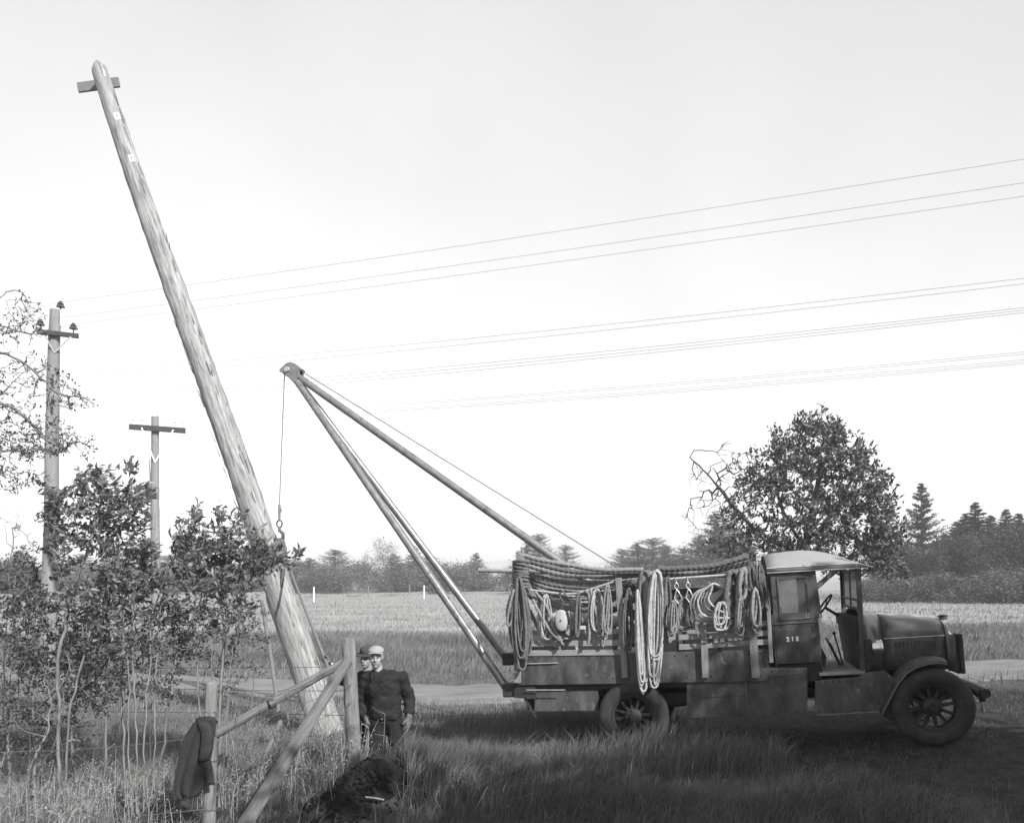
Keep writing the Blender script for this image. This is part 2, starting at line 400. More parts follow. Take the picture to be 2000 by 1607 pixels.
K['road'] = mat('dirt_road', .155, .95, .32, 2.2, .7, (.35, 2.2, 1), bscale=9, detail=9)
tag(link('dirt_road', np_mesh('dirt_road', V, F_), K['road'], ang=180), kind='structure')

# far hills on the horizon
V = []; hx = np.linspace(-2200, 2200, 120)
for x in hx:
    h = 26 + 16 * float(hnoise(x * .0022, 1.0)) + 8 * float(hnoise(x * .009, 3.0))
    V += [(x, 1500, -2), (x, 1700, h * .8), (x, 1900, h), (x, 2300, h * .6)]
idx = np.arange(120 * 4).reshape(120, 4)
F_ = np.stack([idx[:-1, :-1], idx[1:, :-1], idx[1:, 1:], idx[:-1, 1:]], -1).reshape(-1, 4)
tag(link('hills', np_mesh('hills', V, F_), K['hill'], ang=180), kind='structure')

# ---------------------------------------------------------------- grass (nobody could count it)
def blades(name, xy, h, w, material, lean=.35, label=None, cat='grass', wind=(.16, .05), shade=(.65, 1.35), clump=None, parent=None):
    xy = np.asarray(xy, float); n = len(xy)
    h = h * (1 if np.ndim(h) else np.ones(n)); h = np.asarray(h, float) * RNG.uniform(.55, 1.15, n)
    a = RNG.uniform(0, 2 * np.pi, n); ld = RNG.uniform(0, 2 * np.pi, n); la = np.abs(RNG.normal(0, lean, n))
    z = gz(xy[:, 0], xy[:, 1]) - .02
    base = np.stack([xy[:, 0], xy[:, 1], z], -1)
    s = np.stack([np.cos(a), np.sin(a), np.zeros(n)], -1) * (w * RNG.uniform(.6, 1.3, n))[:, None]
    L = np.stack([np.cos(ld) * la + wind[0], np.sin(ld) * la + wind[1], np.ones(n)], -1)
    mid = base + L * np.array([.55, .55, 1]) * (h * .58)[:, None]
    tip = base + L * np.array([1.35, 1.35, .93]) * h[:, None]
    V = np.stack([base - s, base + s, mid - s * .75, mid + s * .75, tip], 1).reshape(-1, 3)
    o = np.arange(n)[:, None] * 5
    F = np.concatenate([o + [0, 1, 3], o + [0, 3, 2], o + [2, 3, 4]], 1).reshape(-1, 3)
    sh = RNG.uniform(*shade, n) * (1 + .3 * hnoise(xy[:, 0], xy[:, 1], .7, 9)); S = np.repeat(sh, 5)
    ob = link(name, np_mesh(name, V, F, dict(shade=S)), K[material], smooth=False)
    if label: tag(ob, label, cat, kind='stuff')
    return ob
def scatter(n, y0, y1, k=.86, pw=1.0):
    u = RNG.random(n); y = np.sqrt(y0 ** 2 + u * (y1 ** 2 - y0 ** 2)) if pw == 1 else y0 + (y1 - y0) * u ** pw
    x = RNG.uniform(-k, k, n) * y; return x, y
def keep(x, y, prob):
    m = RNG.random(len(x)) < prob; return np.stack([x[m], y[m]], -1)
def off_road(x, y, hw=1.2):
    s = (road_y(x + .5) - road_y(x - .5)); return np.abs(y - road_y(x)) / np.sqrt(1 + s * s) > hw + .15 * hnoise(x, y, 1.7)
def pits(x, y):                                  # spoil heap, wheels
    k = np.hypot((x + 1.55) / .42, (y - 8.32) / .3) > 1.0 + .3 * hnoise(x, y, 6)
    for q in (0, -WB):
        w = TM @ Vector((q, .8, 0)); k &= ~((np.abs((x - w.x) * .966 - (y - w.y) * .259) < .35) & (np.abs((x - w.x) * .259 + (y - w.y) * .966) < .75))
    return k
x, y = scatter(230000, 6.2, 13.5)
pr = (1 - soil_amount(x, y)) ** 1.5 * (.55 + .45 * hnoise(x, y, 1.6, 1)) * pits(x, y)
pr = np.where(x > 3.6 - .32 * (y - 9), pr * .10, pr)
left = x < -1.6 - .1 * (y - 9)
xy = keep(x, y, pr * left); hh = .26 + .14 * hnoise(xy[:, 0], xy[:, 1], .9, 6)
blades('dry_grass', xy, np.clip(hh, .1, .5), .0045, 'grass', .5, 'dry tangled grass under the shrubs and round the fence posts')
xy = keep(x, y, pr * ~left); hh = .25 + .13 * hnoise(xy[:, 0], xy[:, 1], .8, 3) + .09 * hnoise(xy[:, 0], xy[:, 1], 3.1, 8) + .16 * np.exp(-((xy[:, 0] - .5) / 3.2) ** 2 - ((xy[:, 1] - 9.7) / .9) ** 2) + .12 * np.exp(-((xy[:, 0] + 1.2) / .7) ** 2 - ((xy[:, 1] - 8.8) / .4) ** 2)
blades('meadow_grass', xy, np.clip(hh, .1, .55), .0045, 'grass_g', .46, 'lush wind-bent grass in front of the truck and the standing men')
x = RNG.uniform(-1.6, 3.3, 16000); y = RNG.uniform(9.0, 10.45, 16000); m = pits(x, y) & (RNG.random(16000) < .35 + .5 * hnoise(x, y, 1.9, 7)) & (y < 10.4 - .24 * (x - 1.7))
blades('tall_grass', np.stack([x[m], y[m]], -1), .52, .0055, 'grass_g', .3, 'tall seeding grass hiding the foot of the rear wheel')
x = -1.25 + RNG.normal(0, .45, 5000); y = 8.75 + RNG.normal(0, .28, 5000); m = np.hypot((x + 1.62) / .5, (y - 8.3) / .4) > 1
blades('bank_grass', np.stack([x[m], y[m]], -1), .42, .0055, 'grass', .35, 'pale tufts of grass on the bank before the man in the pale cap')
# short leftovers on the trampled earth
x, y = scatter(15000, 6.2, 13.5); m = (soil_amount(x, y) > .4) & pits(x, y)
blades('sparse_grass', np.stack([x[m], y[m]], -1), .07, .004, 'grass_g', .6, 'sparse short grass on the trampled earth beside the truck wheels')
x, y = scatter(90000, 13.5, 21.5)
xy = keep(x, y, off_road(x, y) * (.6 + .4 * hnoise(x, y, 1.1)) * (1 - .75 * soil_amount(x, y)))
blades('verge_grass', xy, .24 + .1 * hnoise(xy[:, 0], xy[:, 1], .7), .007, 'grass', .35, 'pale tufted grass on the verges of the dirt road')
x, y = scatter(95000, 20, 35)
pr = sstep(19, 22, y + hnoise(x, y, .5)) * (1 - sstep(31, 35, y + 1.2 * hnoise(x, y, .25)))
xy = keep(x, y, pr * off_road(x, y, 1.4))
blades('rank_grass', xy, .33 + .10 * hnoise(xy[:, 0], xy[:, 1], .5), .011, 'grass_d', .28, 'dark tall rank grass between the dirt road and the pale field')
x, y = scatter(130000, 32, 105, .8, 1.35)
xy = keep(x, y, sstep(31, 36, y + 1.2 * hnoise(x, y, .25)) * np.clip(.6 + .5 * hnoise(x * .35, y * 1.5, .5), .08, 1))
blades('field_grass', xy, .22, .022, 'grass_f', .3, 'pale dry hay grass covering the wide field')
# ---------------------------------------------------------------- trees and shrubs
def leaf_arrays(pos, dr, L, Wd, rng, fold=.25, droop=.15):
    n = len(pos); dr = dr / (np.linalg.norm(dr, axis=1, keepdims=True) + 1e-9)
    r = rng.normal(size=(n, 3)); s = np.cross(dr, r); s /= (np.linalg.norm(s, axis=1, keepdims=True) + 1e-9)
    nn = np.cross(s, dr)
    L = np.broadcast_to(L, (n,))[:, None]; Wd = np.broadcast_to(Wd, (n,))[:, None]
    base = pos; mid = pos + dr * L * .5; tip = pos + dr * L - nn * L * droop
    lf = mid - s * Wd * .5 + nn * Wd * fold; rt = mid + s * Wd * .5 + nn * Wd * fold
    V = np.stack([base, lf, tip, rt, mid], 1).reshape(-1, 3)
    o = np.arange(n)[:, None] * 5
    F = np.concatenate([o + [0, 4, 1], o + [1, 4, 2], o + [2, 4, 3], o + [3, 4, 0]], 1).reshape(-1, 3)
    return V, F
def segs_mesh(name, A, B, ra, rb, n=5):          # tapered tubes for many segments at once
    d = B - A; l = np.linalg.norm(d, axis=1, keepdims=True); ok = l[:, 0] > 1e-5
    A, B, ra, rb, d, l = A[ok], B[ok], ra[ok], rb[ok], d[ok], l[ok]; d = d / l
    ref = np.where(np.abs(d[:, 2:3]) < .9, np.array([[0, 0, 1.]]), np.array([[1., 0, 0]]))
    a = np.cross(d, ref); a /= np.linalg.norm(a, axis=1, keepdims=True); b = np.cross(d, a); m = len(A); V = []
    for k in range(n):
        q = 2 * np.pi * k / n; V.append(A + (a * np.cos(q) + b * np.sin(q)) * ra[:, None])
    for k in range(n):
        q = 2 * np.pi * k / n; V.append(B + d * rb[:, None] * .5 + (a * np.cos(q) + b * np.sin(q)) * rb[:, None])
    V = np.stack(V, 1).reshape(-1, 3); o = np.arange(m)[:, None] * 2 * n
    F = np.concatenate([o + [k, (k + 1) % n, n + (k + 1) % n, n + k] for k in range(n)], 1).reshape(-1, 4)
    return np_mesh(name, V, F)

def resample(pts, step):
    out = [Vector(pts[0])]
    for a, b in zip(pts[:-1], pts[1:]):
        a = Vector(a); b = Vector(b); k = max(1, int((b - a).length / step))
        out += [a.lerp(b, (i + 1) / k) for i in range(k)]
    return out

def catmull(st, n=5):
    st = [Vector(q) for q in st]
    if len(st) < 3: return st
    Q = [st[0] * 2 - st[1]] + st + [st[-1] * 2 - st[-2]]; out = []
    for i in range(1, len(Q) - 2):
        a, b, c, d = Q[i - 1:i + 3]
        for k in range(n):
            t = k / n; out.append(.5 * ((2 * b) + (c - a) * t + (2 * a - 5 * b + 4 * c - d) * t * t + (3 * b - a - 3 * c + d) * t ** 3))
    return out + [st[-1]]
def grow(stems, targets, rng, step=.12, wob=.035, r_tip=.0022, r_max=.05, power=.46, up=.25):
    """stems: polylines (first starts at the ground); targets: points every twig tip must reach.
    Each target is joined to the nearest wood already there. Returns segment arrays and the twig directions."""
    pos = []; par = []; 
    for st in stems:
        pts = resample(catmull(st), step); p = -1
        if pos:                                    # join a later stem to the nearest wood when it starts close to it
            D = np.linalg.norm(np.array(pos) - np.array(pts[0]), axis=1); j = int(D.argmin()); p = j if D[j] < .4 else -1
        for i, q in enumerate(pts):
            w = wob * .28 if i else 0
            pos.append(np.array(q) + rng.normal(0, w, 3) * [1, 1, .3]); par.append(p); p = len(pos) - 1
    nst = len(pos)
    tg = np.array([tuple(t) for t in targets])
    root = np.array(pos[:nst]); dmin = np.array([np.linalg.norm(root - t, axis=1).min() for t in tg])
    tips = []; tdirs = []; keep_i = []
    P_ = np.zeros((nst + len(tg) * 14 + 10, 3)); P_[:nst] = np.array(pos); n = nst
    for j in np.argsort(dmin):
        t = tg[j]; D = P_[:n] - t
        dist = np.sqrt((D ** 2).sum(1)) + up * np.maximum(0, D[:, 2])
        i = int(dist.argmin()); a = P_[i].copy(); v = t - a; L = np.linalg.norm(v)
        k = int(np.clip(round(L / step), 1, 12)); p = i; side = rng.normal(0, 1, 3)
        side -= v * (side @ v) / (L * L + 1e-9); side[2] += .4
        for q in range(1, k + 1):
            s = q / k; c = a + v * s + side * (wob * 2.2 * min(1, L * 2) * math.sin(math.pi * s)) + (rng.normal(0, wob * .35, 3) if q < k else 0)
            P_[n] = c; par.append(p); p = n; n += 1
        tips.append(t); d = P_[p] - P_[par[p]]; tdirs.append(d / (np.linalg.norm(d) + 1e-9)); keep_i.append(p)
    P_ = P_[:n]; par = np.array(par); cnt = np.ones(n)
    haschild = np.zeros(n, bool)
    for i in range(n - 1, -1, -1):
        if par[i] >= 0:
            cnt[par[i]] += cnt[i] * (.35 if not haschild[i] and False else 1) - 0; haschild[par[i]] = True
    # pipe model: only tips count
    tipc = np.where(haschild, 0.0, 1.0)
    for i in range(n - 1, -1, -1):
        if par[i] >= 0: tipc[par[i]] += tipc[i]
    r = np.minimum(r_tip * np.maximum(tipc, 1) ** power, r_max)
    m = par >= 0; I = np.nonzero(m)[0]
    return P_[par[I]], P_[I], r[par[I]], r[I], np.array(tips), np.array(tdirs)

def ell_targets(ells, depth, dd, rng, mind=.0):
    T_ = []
    for cx, cy, rx_, ry_, n in ells:
        for _ in range(n):
            while True:
                u = rng.uniform(-1, 1, 3)
                if (u ** 2).sum() < 1: break
            T_.append(P(cx + u[0] * rx_, cy + u[1] * ry_, depth + u[2] * dd))
    return T_

LEAF_ME = None
def shrub(name, label, stems_px, ells, d, dd=.45, leaf=(.10, .045), per=7, mat_leaf='leaf', mat_bark='bark', seed=1, wind=(.55, .1, .25),
          spread=.06, group=None, cat='shrub', step=.12, wob=.03, r_tip=.0022, r_max=.03, bare=0.0, shade=(.6, 1.5), singles=0, extra=None, up=.25, power=.46, ground=True, droop=.15):
    rng = np.random.default_rng(seed)
    stems = []
    for st in stems_px:
        q = [P(a[0], a[1], d + (a[2] if len(a) > 2 else 0)) for a in st]
        if ground and not stems or (ground and len(st[0]) > 2 and st[0][2] is not None and st[0][1] > 1400):
            q[0].z = gzf(q[0].x, q[0].y) - .05
        stems.append(q)
    T_ = ell_targets(ells, d, dd, rng)
    if extra: T_ += extra
    A, B, ra, rb, tips, td = grow(stems, T_, rng, step, wob, r_tip, r_max, power, up)
    b0 = stems[0][0]
    root = thing(name, (b0.x, b0.y, gzf(b0.x, b0.y)), label, cat, group)
    off = np.array(MATS[root.name].translation)
    wood = link('trunk', segs_mesh('trunk', A - off, B - off, ra, rb, 6), K[mat_bark], root, ang=180)
    m = rng.random(len(tips)) >= bare; tp = tips[m]; tdm = td[m]
    pos = np.repeat(tp, per, 0); dr = np.repeat(tdm, per, 0); n = len(pos)
    back = rng.uniform(0, 1, n)[:, None]
    pos = pos - dr * back * spread * 2.2 + rng.normal(0, spread * .35, (n, 3))
    dr = dr * .55 + rng.normal(0, .6, (n, 3)) + np.array(wind)
    L = leaf[0] * rng.uniform(.38, 1.32, n); Wd = leaf[1] * rng.uniform(.7, 1.25, n)
    if singles:                                     # the leaves that stand out singly against the sky
        global LEAF_ME
        if LEAF_ME is None:
            LEAF_ME = []
            for k in range(3):
                r2 = np.random.default_rng(50 + k); v, f = leaf_arrays(np.zeros((1, 3)), np.array([[1., 0, 0]]), np.array([1.]), np.array([.42 + .06 * k]), r2, .2 + .06 * k, .1 + .07 * k)
                me_ = np_mesh('leaf', v, f, dict(shade=np.full(5, (.8, 1.05, 1.3)[k]))); me_.materials.append(K['leaf']); LEAF_ME.append(me_)
        hi = np.argsort(-pos[:, 2])[:int(singles * 3)]; pick = rng.choice(hi, min(singles, len(hi)), replace=False)
        for i in pick:
            o = bpy.data.objects.new('leaf', LEAF_ME[rng.integers(3)]); COL.objects.link(o); o.parent = root
            q = Vector(dr[i]).to_track_quat('X', 'Z'); e = q.to_matrix() @ Matrix.Rotation(rng.uniform(-1.2, 1.2), 3, 'X')
            o.matrix_local = Matrix.Translation(Vector(pos[i] - off)) @ e.to_4x4() @ Matrix.Scale(float(L[i]), 4)
        kp = np.ones(n, bool); kp[pick] = False; pos, dr, L, Wd = pos[kp], dr[kp], L[kp], Wd[kp]; n = len(pos)
    V, F = leaf_arrays(pos - off, dr, L, Wd, rng, .25, droop)
    sh = np.repeat(rng.uniform(*shade, n), 5)
    if n:
        cr = link('crown', np_mesh('crown', V, F, dict(shade=sh)), K[mat_leaf], root, smooth=False); cr['kind'] = 'stuff'
    return root

# big-leaved saplings by the fence
shrub('sapling', 'tall big-leaved sapling with a bent dark stem before the two-armed utility pole',
      [[(112, 1520), (114, 1400), (117, 1270), (135, 1180), (165, 1090), (190, 1010), (205, 960)], [(125, 1515, .1), (135, 1400), (160, 1290), (190, 1180), (210, 1080)], [(140, 1170), (105, 1080), (95, 1010)], [(165, 1090), (235, 1010), (255, 950)]],
      [(190, 985, 110, 58, 84), (130, 1015, 50, 55, 34), (255, 985, 62, 52, 42), (225, 1050, 85, 45, 60), (185, 935, 50, 18, 16), (130, 1080, 60, 50, 30), (160, 1170, 70, 50, 46), (215, 1160, 70, 60, 46), (165, 925, 10, 14, 3), (192, 918, 8, 10, 3), (215, 1240, 60, 50, 26), (247, 908, 10, 14, 5), (72, 938, 14, 7, 4), (74, 1010, 10, 8, 3), (100, 960, 20, 14, 6), (285, 955, 16, 12, 4)],
      8.6, .5, (.10, .036), 8, 'leaf', 'bark', 11, spread=.07, singles=90, r_max=.032)
shrub('sapling', 'big-leaved sapling on two pale stems between the hanging coat and the bent sapling',
      [[(268, 1545), (266, 1430), (262, 1330), (258, 1240), (265, 1150), (285, 1080)], [(258, 1540, -.05), (250, 1440), (252, 1330), (240, 1230), (238, 1130)], [(280, 1535, .1), (284, 1400), (292, 1300), (300, 1190), (345, 1080)], [(300, 1530, .05), (302, 1420), (306, 1300), (312, 1200), (322, 1110)]],
      [(248, 1085, 62, 50, 50), (362, 1068, 34, 34, 34), (240, 1135, 70, 45, 40), (345, 1150, 45, 45, 30), (285, 1215, 75, 60, 34), (348, 1020, 14, 12, 4), (300, 1120, 40, 25, 10)],
      8.7, .45, (.095, .035), 8, 'leaf', 'bark_l', 12, spread=.07, singles=50, r_max=.028)
shrub('sapling', 'big-leaved sapling with slim pale stems behind the coat post',
      [[(428, 1480), (430, 1360), (438, 1240), (430, 1160), (420, 1090)], [(408, 1470, .1), (413, 1340), (416, 1200), (425, 1120)], [(432, 1478, .15), (446, 1330), (462, 1230), (470, 1140)], [(400, 1475, .05), (385, 1330), (378, 1220), (385, 1100)], [(436, 1250), (470, 1170), (500, 1110)]],
      [(425, 1115, 95, 64, 104), (430, 1190, 75, 50, 44), (380, 1200, 50, 50, 22), (395, 1050, 48, 36, 44), (468, 1062, 48, 36, 50), (505, 1092, 40, 32, 36), (556, 1088, 26, 16, 10), (381, 998, 9, 18, 8), (421, 1004, 12, 12, 6), (460, 1006, 16, 6, 5), (575, 1080, 18, 8, 5), (540, 1110, 26, 12, 6)],
      8.9, .5, (.10, .037), 8, 'leaf', 'bark_l', 13, spread=.07, singles=90, r_max=.026)
# small-leaved brush
shrub('brush', 'dense small-leaved brush with grey twigs at the foot of the bent sapling',
      [[(60, 1560), (70, 1450), (60, 1330), (50, 1200)], [(20, 1550, .2), (15, 1400), (25, 1250), (30, 1120)], [(150, 1540, .3), (140, 1420), (150, 1320), (120, 1230)]],
      [(35, 1140, 65, 75, 170), (90, 1240, 100, 85, 300), (60, 1350, 90, 80, 230), (165, 1330, 70, 80, 140), (30, 1440, 60, 50, 60), (120, 1440, 60, 50, 60)],
      9.3, .6, (.055, .026), 8, 'leaf_s', 'bark', 14, spread=.06, r_max=.02, wind=(.3, 0, .3))
shrub('brush', 'thin leggy brush with small dark leaves around the two pale stems',
      [[(245, 1500), (240, 1400), (236, 1300), (228, 1180)], [(300, 1490, .2), (330, 1380), (345, 1280), (350, 1190)], [(205, 1520, .1), (205, 1420), (210, 1290), (200, 1200)]],
      [(230, 1225, 75, 100, 230), (330, 1240, 65, 90, 190), (300, 1330, 70, 70, 110), (190, 1300, 55, 90, 170), (390, 1250, 45, 60, 70)],
      9.0, .4, (.052, .024), 6, 'leaf_s', 'bark', 15, spread=.06, bare=.12, r_max=.014, wind=(.4, 0, .2))
shrub('brush', 'sparse wiry brush with few leaves beside the iron-shod pike and the leaning pole',
      [[(440, 1500), (445, 1380), (455, 1280), (470, 1200)], [(470, 1480, .2), (490, 1380), (500, 1300)]],
      [(450, 1220, 55, 60, 90), (480, 1290, 40, 55, 40), (430, 1320, 45, 60, 50), (515, 1220, 30, 45, 24)],
      9.1, .4, (.048, .02), 5, 'leaf_s', 'bark', 16, spread=.05, bare=.15, r_max=.011)
shrub('brush', 'leafless forked pale whip of brush rising from the dry grass',
      [[(52, 1590), (54, 1520), (72, 1470), (92, 1430), (98, 1370), (86, 1330)], [(98, 1372), (122, 1335), (130, 1320)], [(62, 1585, .1), (80, 1500), (108, 1450), (122, 1380), (126, 1340)]],
      [(90, 1310, 40, 30, 10), (130, 1310, 30, 30, 10), (60, 1400, 40, 40, 8)], 8.0, .3, (.04, .018), 3, 'leaf_s', 'bark_l', 17, bare=.5, r_max=.017, r_tip=.003)
shrub('brush', 'leafless thicket of thin grey twigs rising before the horizon trees',
      [[(10, 1500), (8, 1300), (15, 1150), (25, 1050)], [(40, 1480, .1), (35, 1250), (28, 1100)]],
      [(20, 1020, 35, 50, 22), (55, 1060, 30, 40, 16), (10, 1120, 40, 40, 20)], 10.0, .4, (.04, .018), 2, 'leaf_s', 'bark', 18, bare=.8, r_max=.014)
# tree reaching in: thin bare twigs, leaves left on the lower boughs
shrub('overhanging_tree', 'half-bare tree reaching thin twigs across the two-armed utility pole',
      [[(-190, 1500), (-180, 1200), (-150, 980), (-110, 820), (-60, 720), (0, 690), (60, 720), (110, 765), (165, 778)],
       [(-110, 820), (-40, 780), (30, 800), (80, 850), (140, 885)], [(-60, 720), (-20, 640), (40, 648), (85, 655)], [(-150, 980), (-60, 900), (20, 880), (90, 890)],
       [(-60, 720), (-30, 620), (5, 575), (40, 565)], [(-100, 860), (0, 770), (70, 700)]],
      [(40, 635, 60, 65, 90), (65, 760, 85, 65, 150), (65, 850, 95, 45, 180), (150, 785, 40, 22, 26), (20, 930, 55, 38, 70), (135, 860, 50, 35, 50), (-60, 760, 90, 150, 90), (45, 880, 80, 22, 110), (170, 870, 20, 30, 8)],
      10.4, .7, (.06, .026), 3, 'leaf_s', 'bark', 19, spread=.06, bare=.35, cat='tree', r_max=.09, r_tip=.0032, step=.14, wob=.05, up=.1, wind=(.2, 0, -.1))
# tree behind the cab
shrub('broadleaf_tree', 'round leafy broadleaf tree standing behind the truck cab',
      [[(1600, 1304), (1592, 1200), (1580, 1120), (1575, 1050), (1590, 980), (1605, 900)], [(1580, 1100), (1520, 1060), (1470, 1030), (1430, 985), (1390, 935), (1348, 895)],
       [(1575, 1060), (1630, 1000), (1660, 940)], [(1590, 1150), (1660, 1090), (1720, 1040), (1745, 1000)], [(1580, 1080), (1530, 1000), (1510, 930)]],
      [(1600, 880, 92, 62, 200), (1532, 920, 78, 72, 190), (1660, 930, 70, 76, 215), (1595, 1010, 115, 60, 270), (1462, 965, 42, 58, 60), (1440, 1020, 45, 40, 34), (1722, 965, 38, 55, 50), (1745, 1035, 38, 55, 50), (1712, 1010, 34, 45, 60), (1650, 1080, 115, 55, 200), (1490, 1070, 75, 45, 120), (1420, 1075, 45, 30, 40), (1725, 1060, 40, 60, 60),
       (1607, 806, 8, 14, 7), (1572, 822, 24, 16, 20), (1640, 830, 10, 12, 7), (1512, 838, 8, 12, 6), (1600, 835, 50, 18, 34), (1440, 895, 4, 14, 3), (1732, 945, 12, 6, 4), (1735, 1100, 40, 40, 40)],
      22.0, 2.4, (.17, .075), 7, 'leaf_t', 'bark_d', 21, spread=.16, cat='tree', step=.3, wob=.07, r_tip=.008, r_max=.17, wind=(.1, -.1, .35), shade=(.55, 1.6),
      extra=None)
# its dead leafless limb
_bt = COL.objects['broadleaf_tree']
rng = np.random.default_rng(33)
_A, _B, _ra, _rb, _, _ = grow([[P(1500, 1060, 21.6), P(1470, 1030, 21.6), P(1430, 985, 21.5), P(1390, 935, 21.4), P(1347, 893, 21.4)]],
      ell_targets([(1385, 925, 50, 50, 44), (1400, 985, 60, 30, 40), (1365, 1010, 35, 35, 26), (1425, 890, 30, 30, 26), (1440, 930, 30, 40, 30)], 21.5, .7, rng), rng, .16, .03, .0065, .08, .5, -.1)
_off = np.array(MATS[_bt.name].translation)
tag(link('dead_limb', segs_mesh('dead_limb', _A - _off, _B - _off, _ra, _rb, 6), K['bark_d'], _bt, ang=180), 'leafless dead limb')

# ---------------------------------------------------------------- distant trees: five kinds, many copies
def conifer(name, h, r, seed, material, whorls=22, per_w=7, droop=-.15, upturn=.35, pts=9, clump=4, nl=.34, bare=.06, ragged=.3, jit=.75, ex=1.1):
    rng = np.random.default_rng(seed); root = thing(name)
    MB().tube([(0, 0, -.3), (rng.normal(0, .03), 0, h * .5), (0, 0, h)], [h * .016, h * .011, .01], 7).build('trunk', K['bark_d'], root, world=False)
    pos = []; dr = []
    for w in range(whorls):
        for k in range(per_w):
            t = bare + (1 - bare) * (w + rng.uniform(-jit, jit)) / whorls; t = min(max(t, bare), .975)
            z = h * t; R_ = r * (1 - t) ** ex * (1.0 if t > .12 else .8) + .015 * r
            a = 2 * math.pi * (k / per_w) + rng.uniform(-.5, .5) + w; L = R_ * rng.uniform(1 - ragged, 1 + ragged * .5)
            for q in range(pts):
                s = (q + rng.random()) / pts
                p = np.array([math.cos(a) * L * s, math.sin(a) * L * s, z + L * (droop * s + upturn * s * s)])
                for _ in range(clump):
                    o = rng.normal(0, .12 * L * .45 + .03, 3) * [1, 1, .35]
                    pos.append(p + o); d = np.array([math.cos(a), math.sin(a), .35]) * .8 + rng.normal(0, .45, 3); dr.append(d)
    pos += [(rng.normal(0, .05), rng.normal(0, .05), h * q_) for q_ in np.linspace(.86, .97, 22)]; dr += [(rng.normal(0, .35), rng.normal(0, .35), 1) for _ in range(22)]
    pos = np.array(pos); dr = np.array(dr); n = len(pos)
    tap = .35 + .65 * np.clip(1.1 * (1 - pos[:, 2] / h), 0, 1) ** .6
    V, F = leaf_arrays(pos, dr, tap * nl * h / 9 * rng.uniform(.7, 1.3, n), tap * .085 * h / 9 * rng.uniform(.7, 1.3, n), rng)
    c = link('crown', np_mesh('crown', V, F, dict(shade=np.repeat(rng.uniform(.5, 1.5, n), 5))), K[material], root, smooth=False); c['kind'] = 'stuff'
    return root
def bushy(name, h, r, seed, material, n_clump=160, per=14, leaf=.3, trunk=True, base=.15, bark='bark'):
    rng = np.random.default_rng(seed); root = thing(name)
    lobes = [(rng.normal(0, r * .38), rng.normal(0, r * .38), h * rng.uniform(base + .15, .82), r * rng.uniform(.32, .55)) for _ in range(9)]
    T_ = []
    for _ in range(n_clump):
        l = lobes[rng.integers(len(lobes))]; u = rng.normal(0, 1, 3); u /= np.linalg.norm(u); u *= l[3] * rng.uniform(.55, 1.05)
        T_.append((l[0] + u[0], l[1] + u[1], max(h * base * .6, min(h, l[2] + u[2] * .9))))
    st = [[Vector((0, 0, -.2)), Vector((.05 * r, 0, h * .3)), Vector((0, .03 * r, h * .75))]]
    A, B, ra, rb, tips, td = grow(st, T_, rng, h * .06, h * .01, h * .0016, h * .02, .45)
    link('trunk', segs_mesh('trunk', A, B, ra, rb, 5), K[bark], root, ang=180)
    pos = np.repeat(tips, per, 0); n = len(pos); pos = pos + rng.normal(0, r * .12, (n, 3)); dr = rng.normal(0, 1, (n, 3)) + [0, 0, .3]
    V, F = leaf_arrays(pos, dr, leaf * rng.uniform(.6, 1.3, n), leaf * .5 * rng.uniform(.6, 1.3, n), rng)
    c = link('crown', np_mesh('crown', V, F, dict(shade=np.repeat(rng.uniform(.5, 1.5, n), 5))), K[material], root, smooth=False); c['kind'] = 'stuff'
    return root
PROTO = {}
def place(kind, px, base_py_or_d, top_py, label, group, cat='tree', rz=0.0, wide=1.0, name=None):
    """stand a copy of a kind of tree at depth d so that it reaches up to top_py"""
    d = base_py_or_d; src, h0 = PROTO[kind]
    first = not src.get('_used', 0); o = src if first else copy_tree(src); src['_used'] = 1
    if '_used' in o and not first: del o['_used']
    x = (px - 1000) / FPX * d; z = gzf(x, d); h = CAM_H - (top_py - HOR) / FPX * d - z; s = h / h0
    if name: o.name = name
    o.matrix_world = Matrix.Translation((x, d, z - .03)) @ Matrix.Rotation(rz, 4, 'Z') @ Matrix.Diagonal((s * wide, s * wide, s, 1))
    tag(o, label, cat, group); return o
def top_of(o): return max(v.co.z for ch in o.children for v in ch.data.vertices)
PROTO['pine'] = (conifer('pine_tree', 9, 4.2, 41, 'needle_far', 19, 11, -.05, .32, 12, 5, .38, .02, .4, 1.0, .55), 9)
PROTO['pine2'] = (conifer('pine_tree', 9, 4.0, 42, 'needle_far', 20, 11, -.15, .3, 12, 5, .38, .02, .5, 1.0, .75), 9)
PROTO['spruce'] = (conifer('spruce_tree', 12, 5.0, 43, 'needle', 24, 11, -.28, .45, 12, 5, .32, .03, .4), 12)
PROTO['tallpine'] = (conifer('pine_tree', 13, 4.6, 44, 'needle', 15, 8, -.02, .4, 13, 7, .3, .12, .5, .45), 13)
PROTO['bush'] = (bushy('brush_clump', 5, 3.2, 45, 'brush', 220, 18, .30, base=.02), 5)
PROTO['bush2'] = (bushy('brush_clump', 5, 3.6, 46, 'brush', 220, 18, .28, base=.02), 5)
PROTO['pale'] = (bushy('autumn_tree', 9, 3.2, 47, 'pale_tree', 200, 9, .26, base=.12, bark='bark_l'), 9)
PROTO['decid'] = (bushy('broadleaf_tree', 9, 3.9, 48, 'brush_d', 340, 18, .36, base=.04), 9)

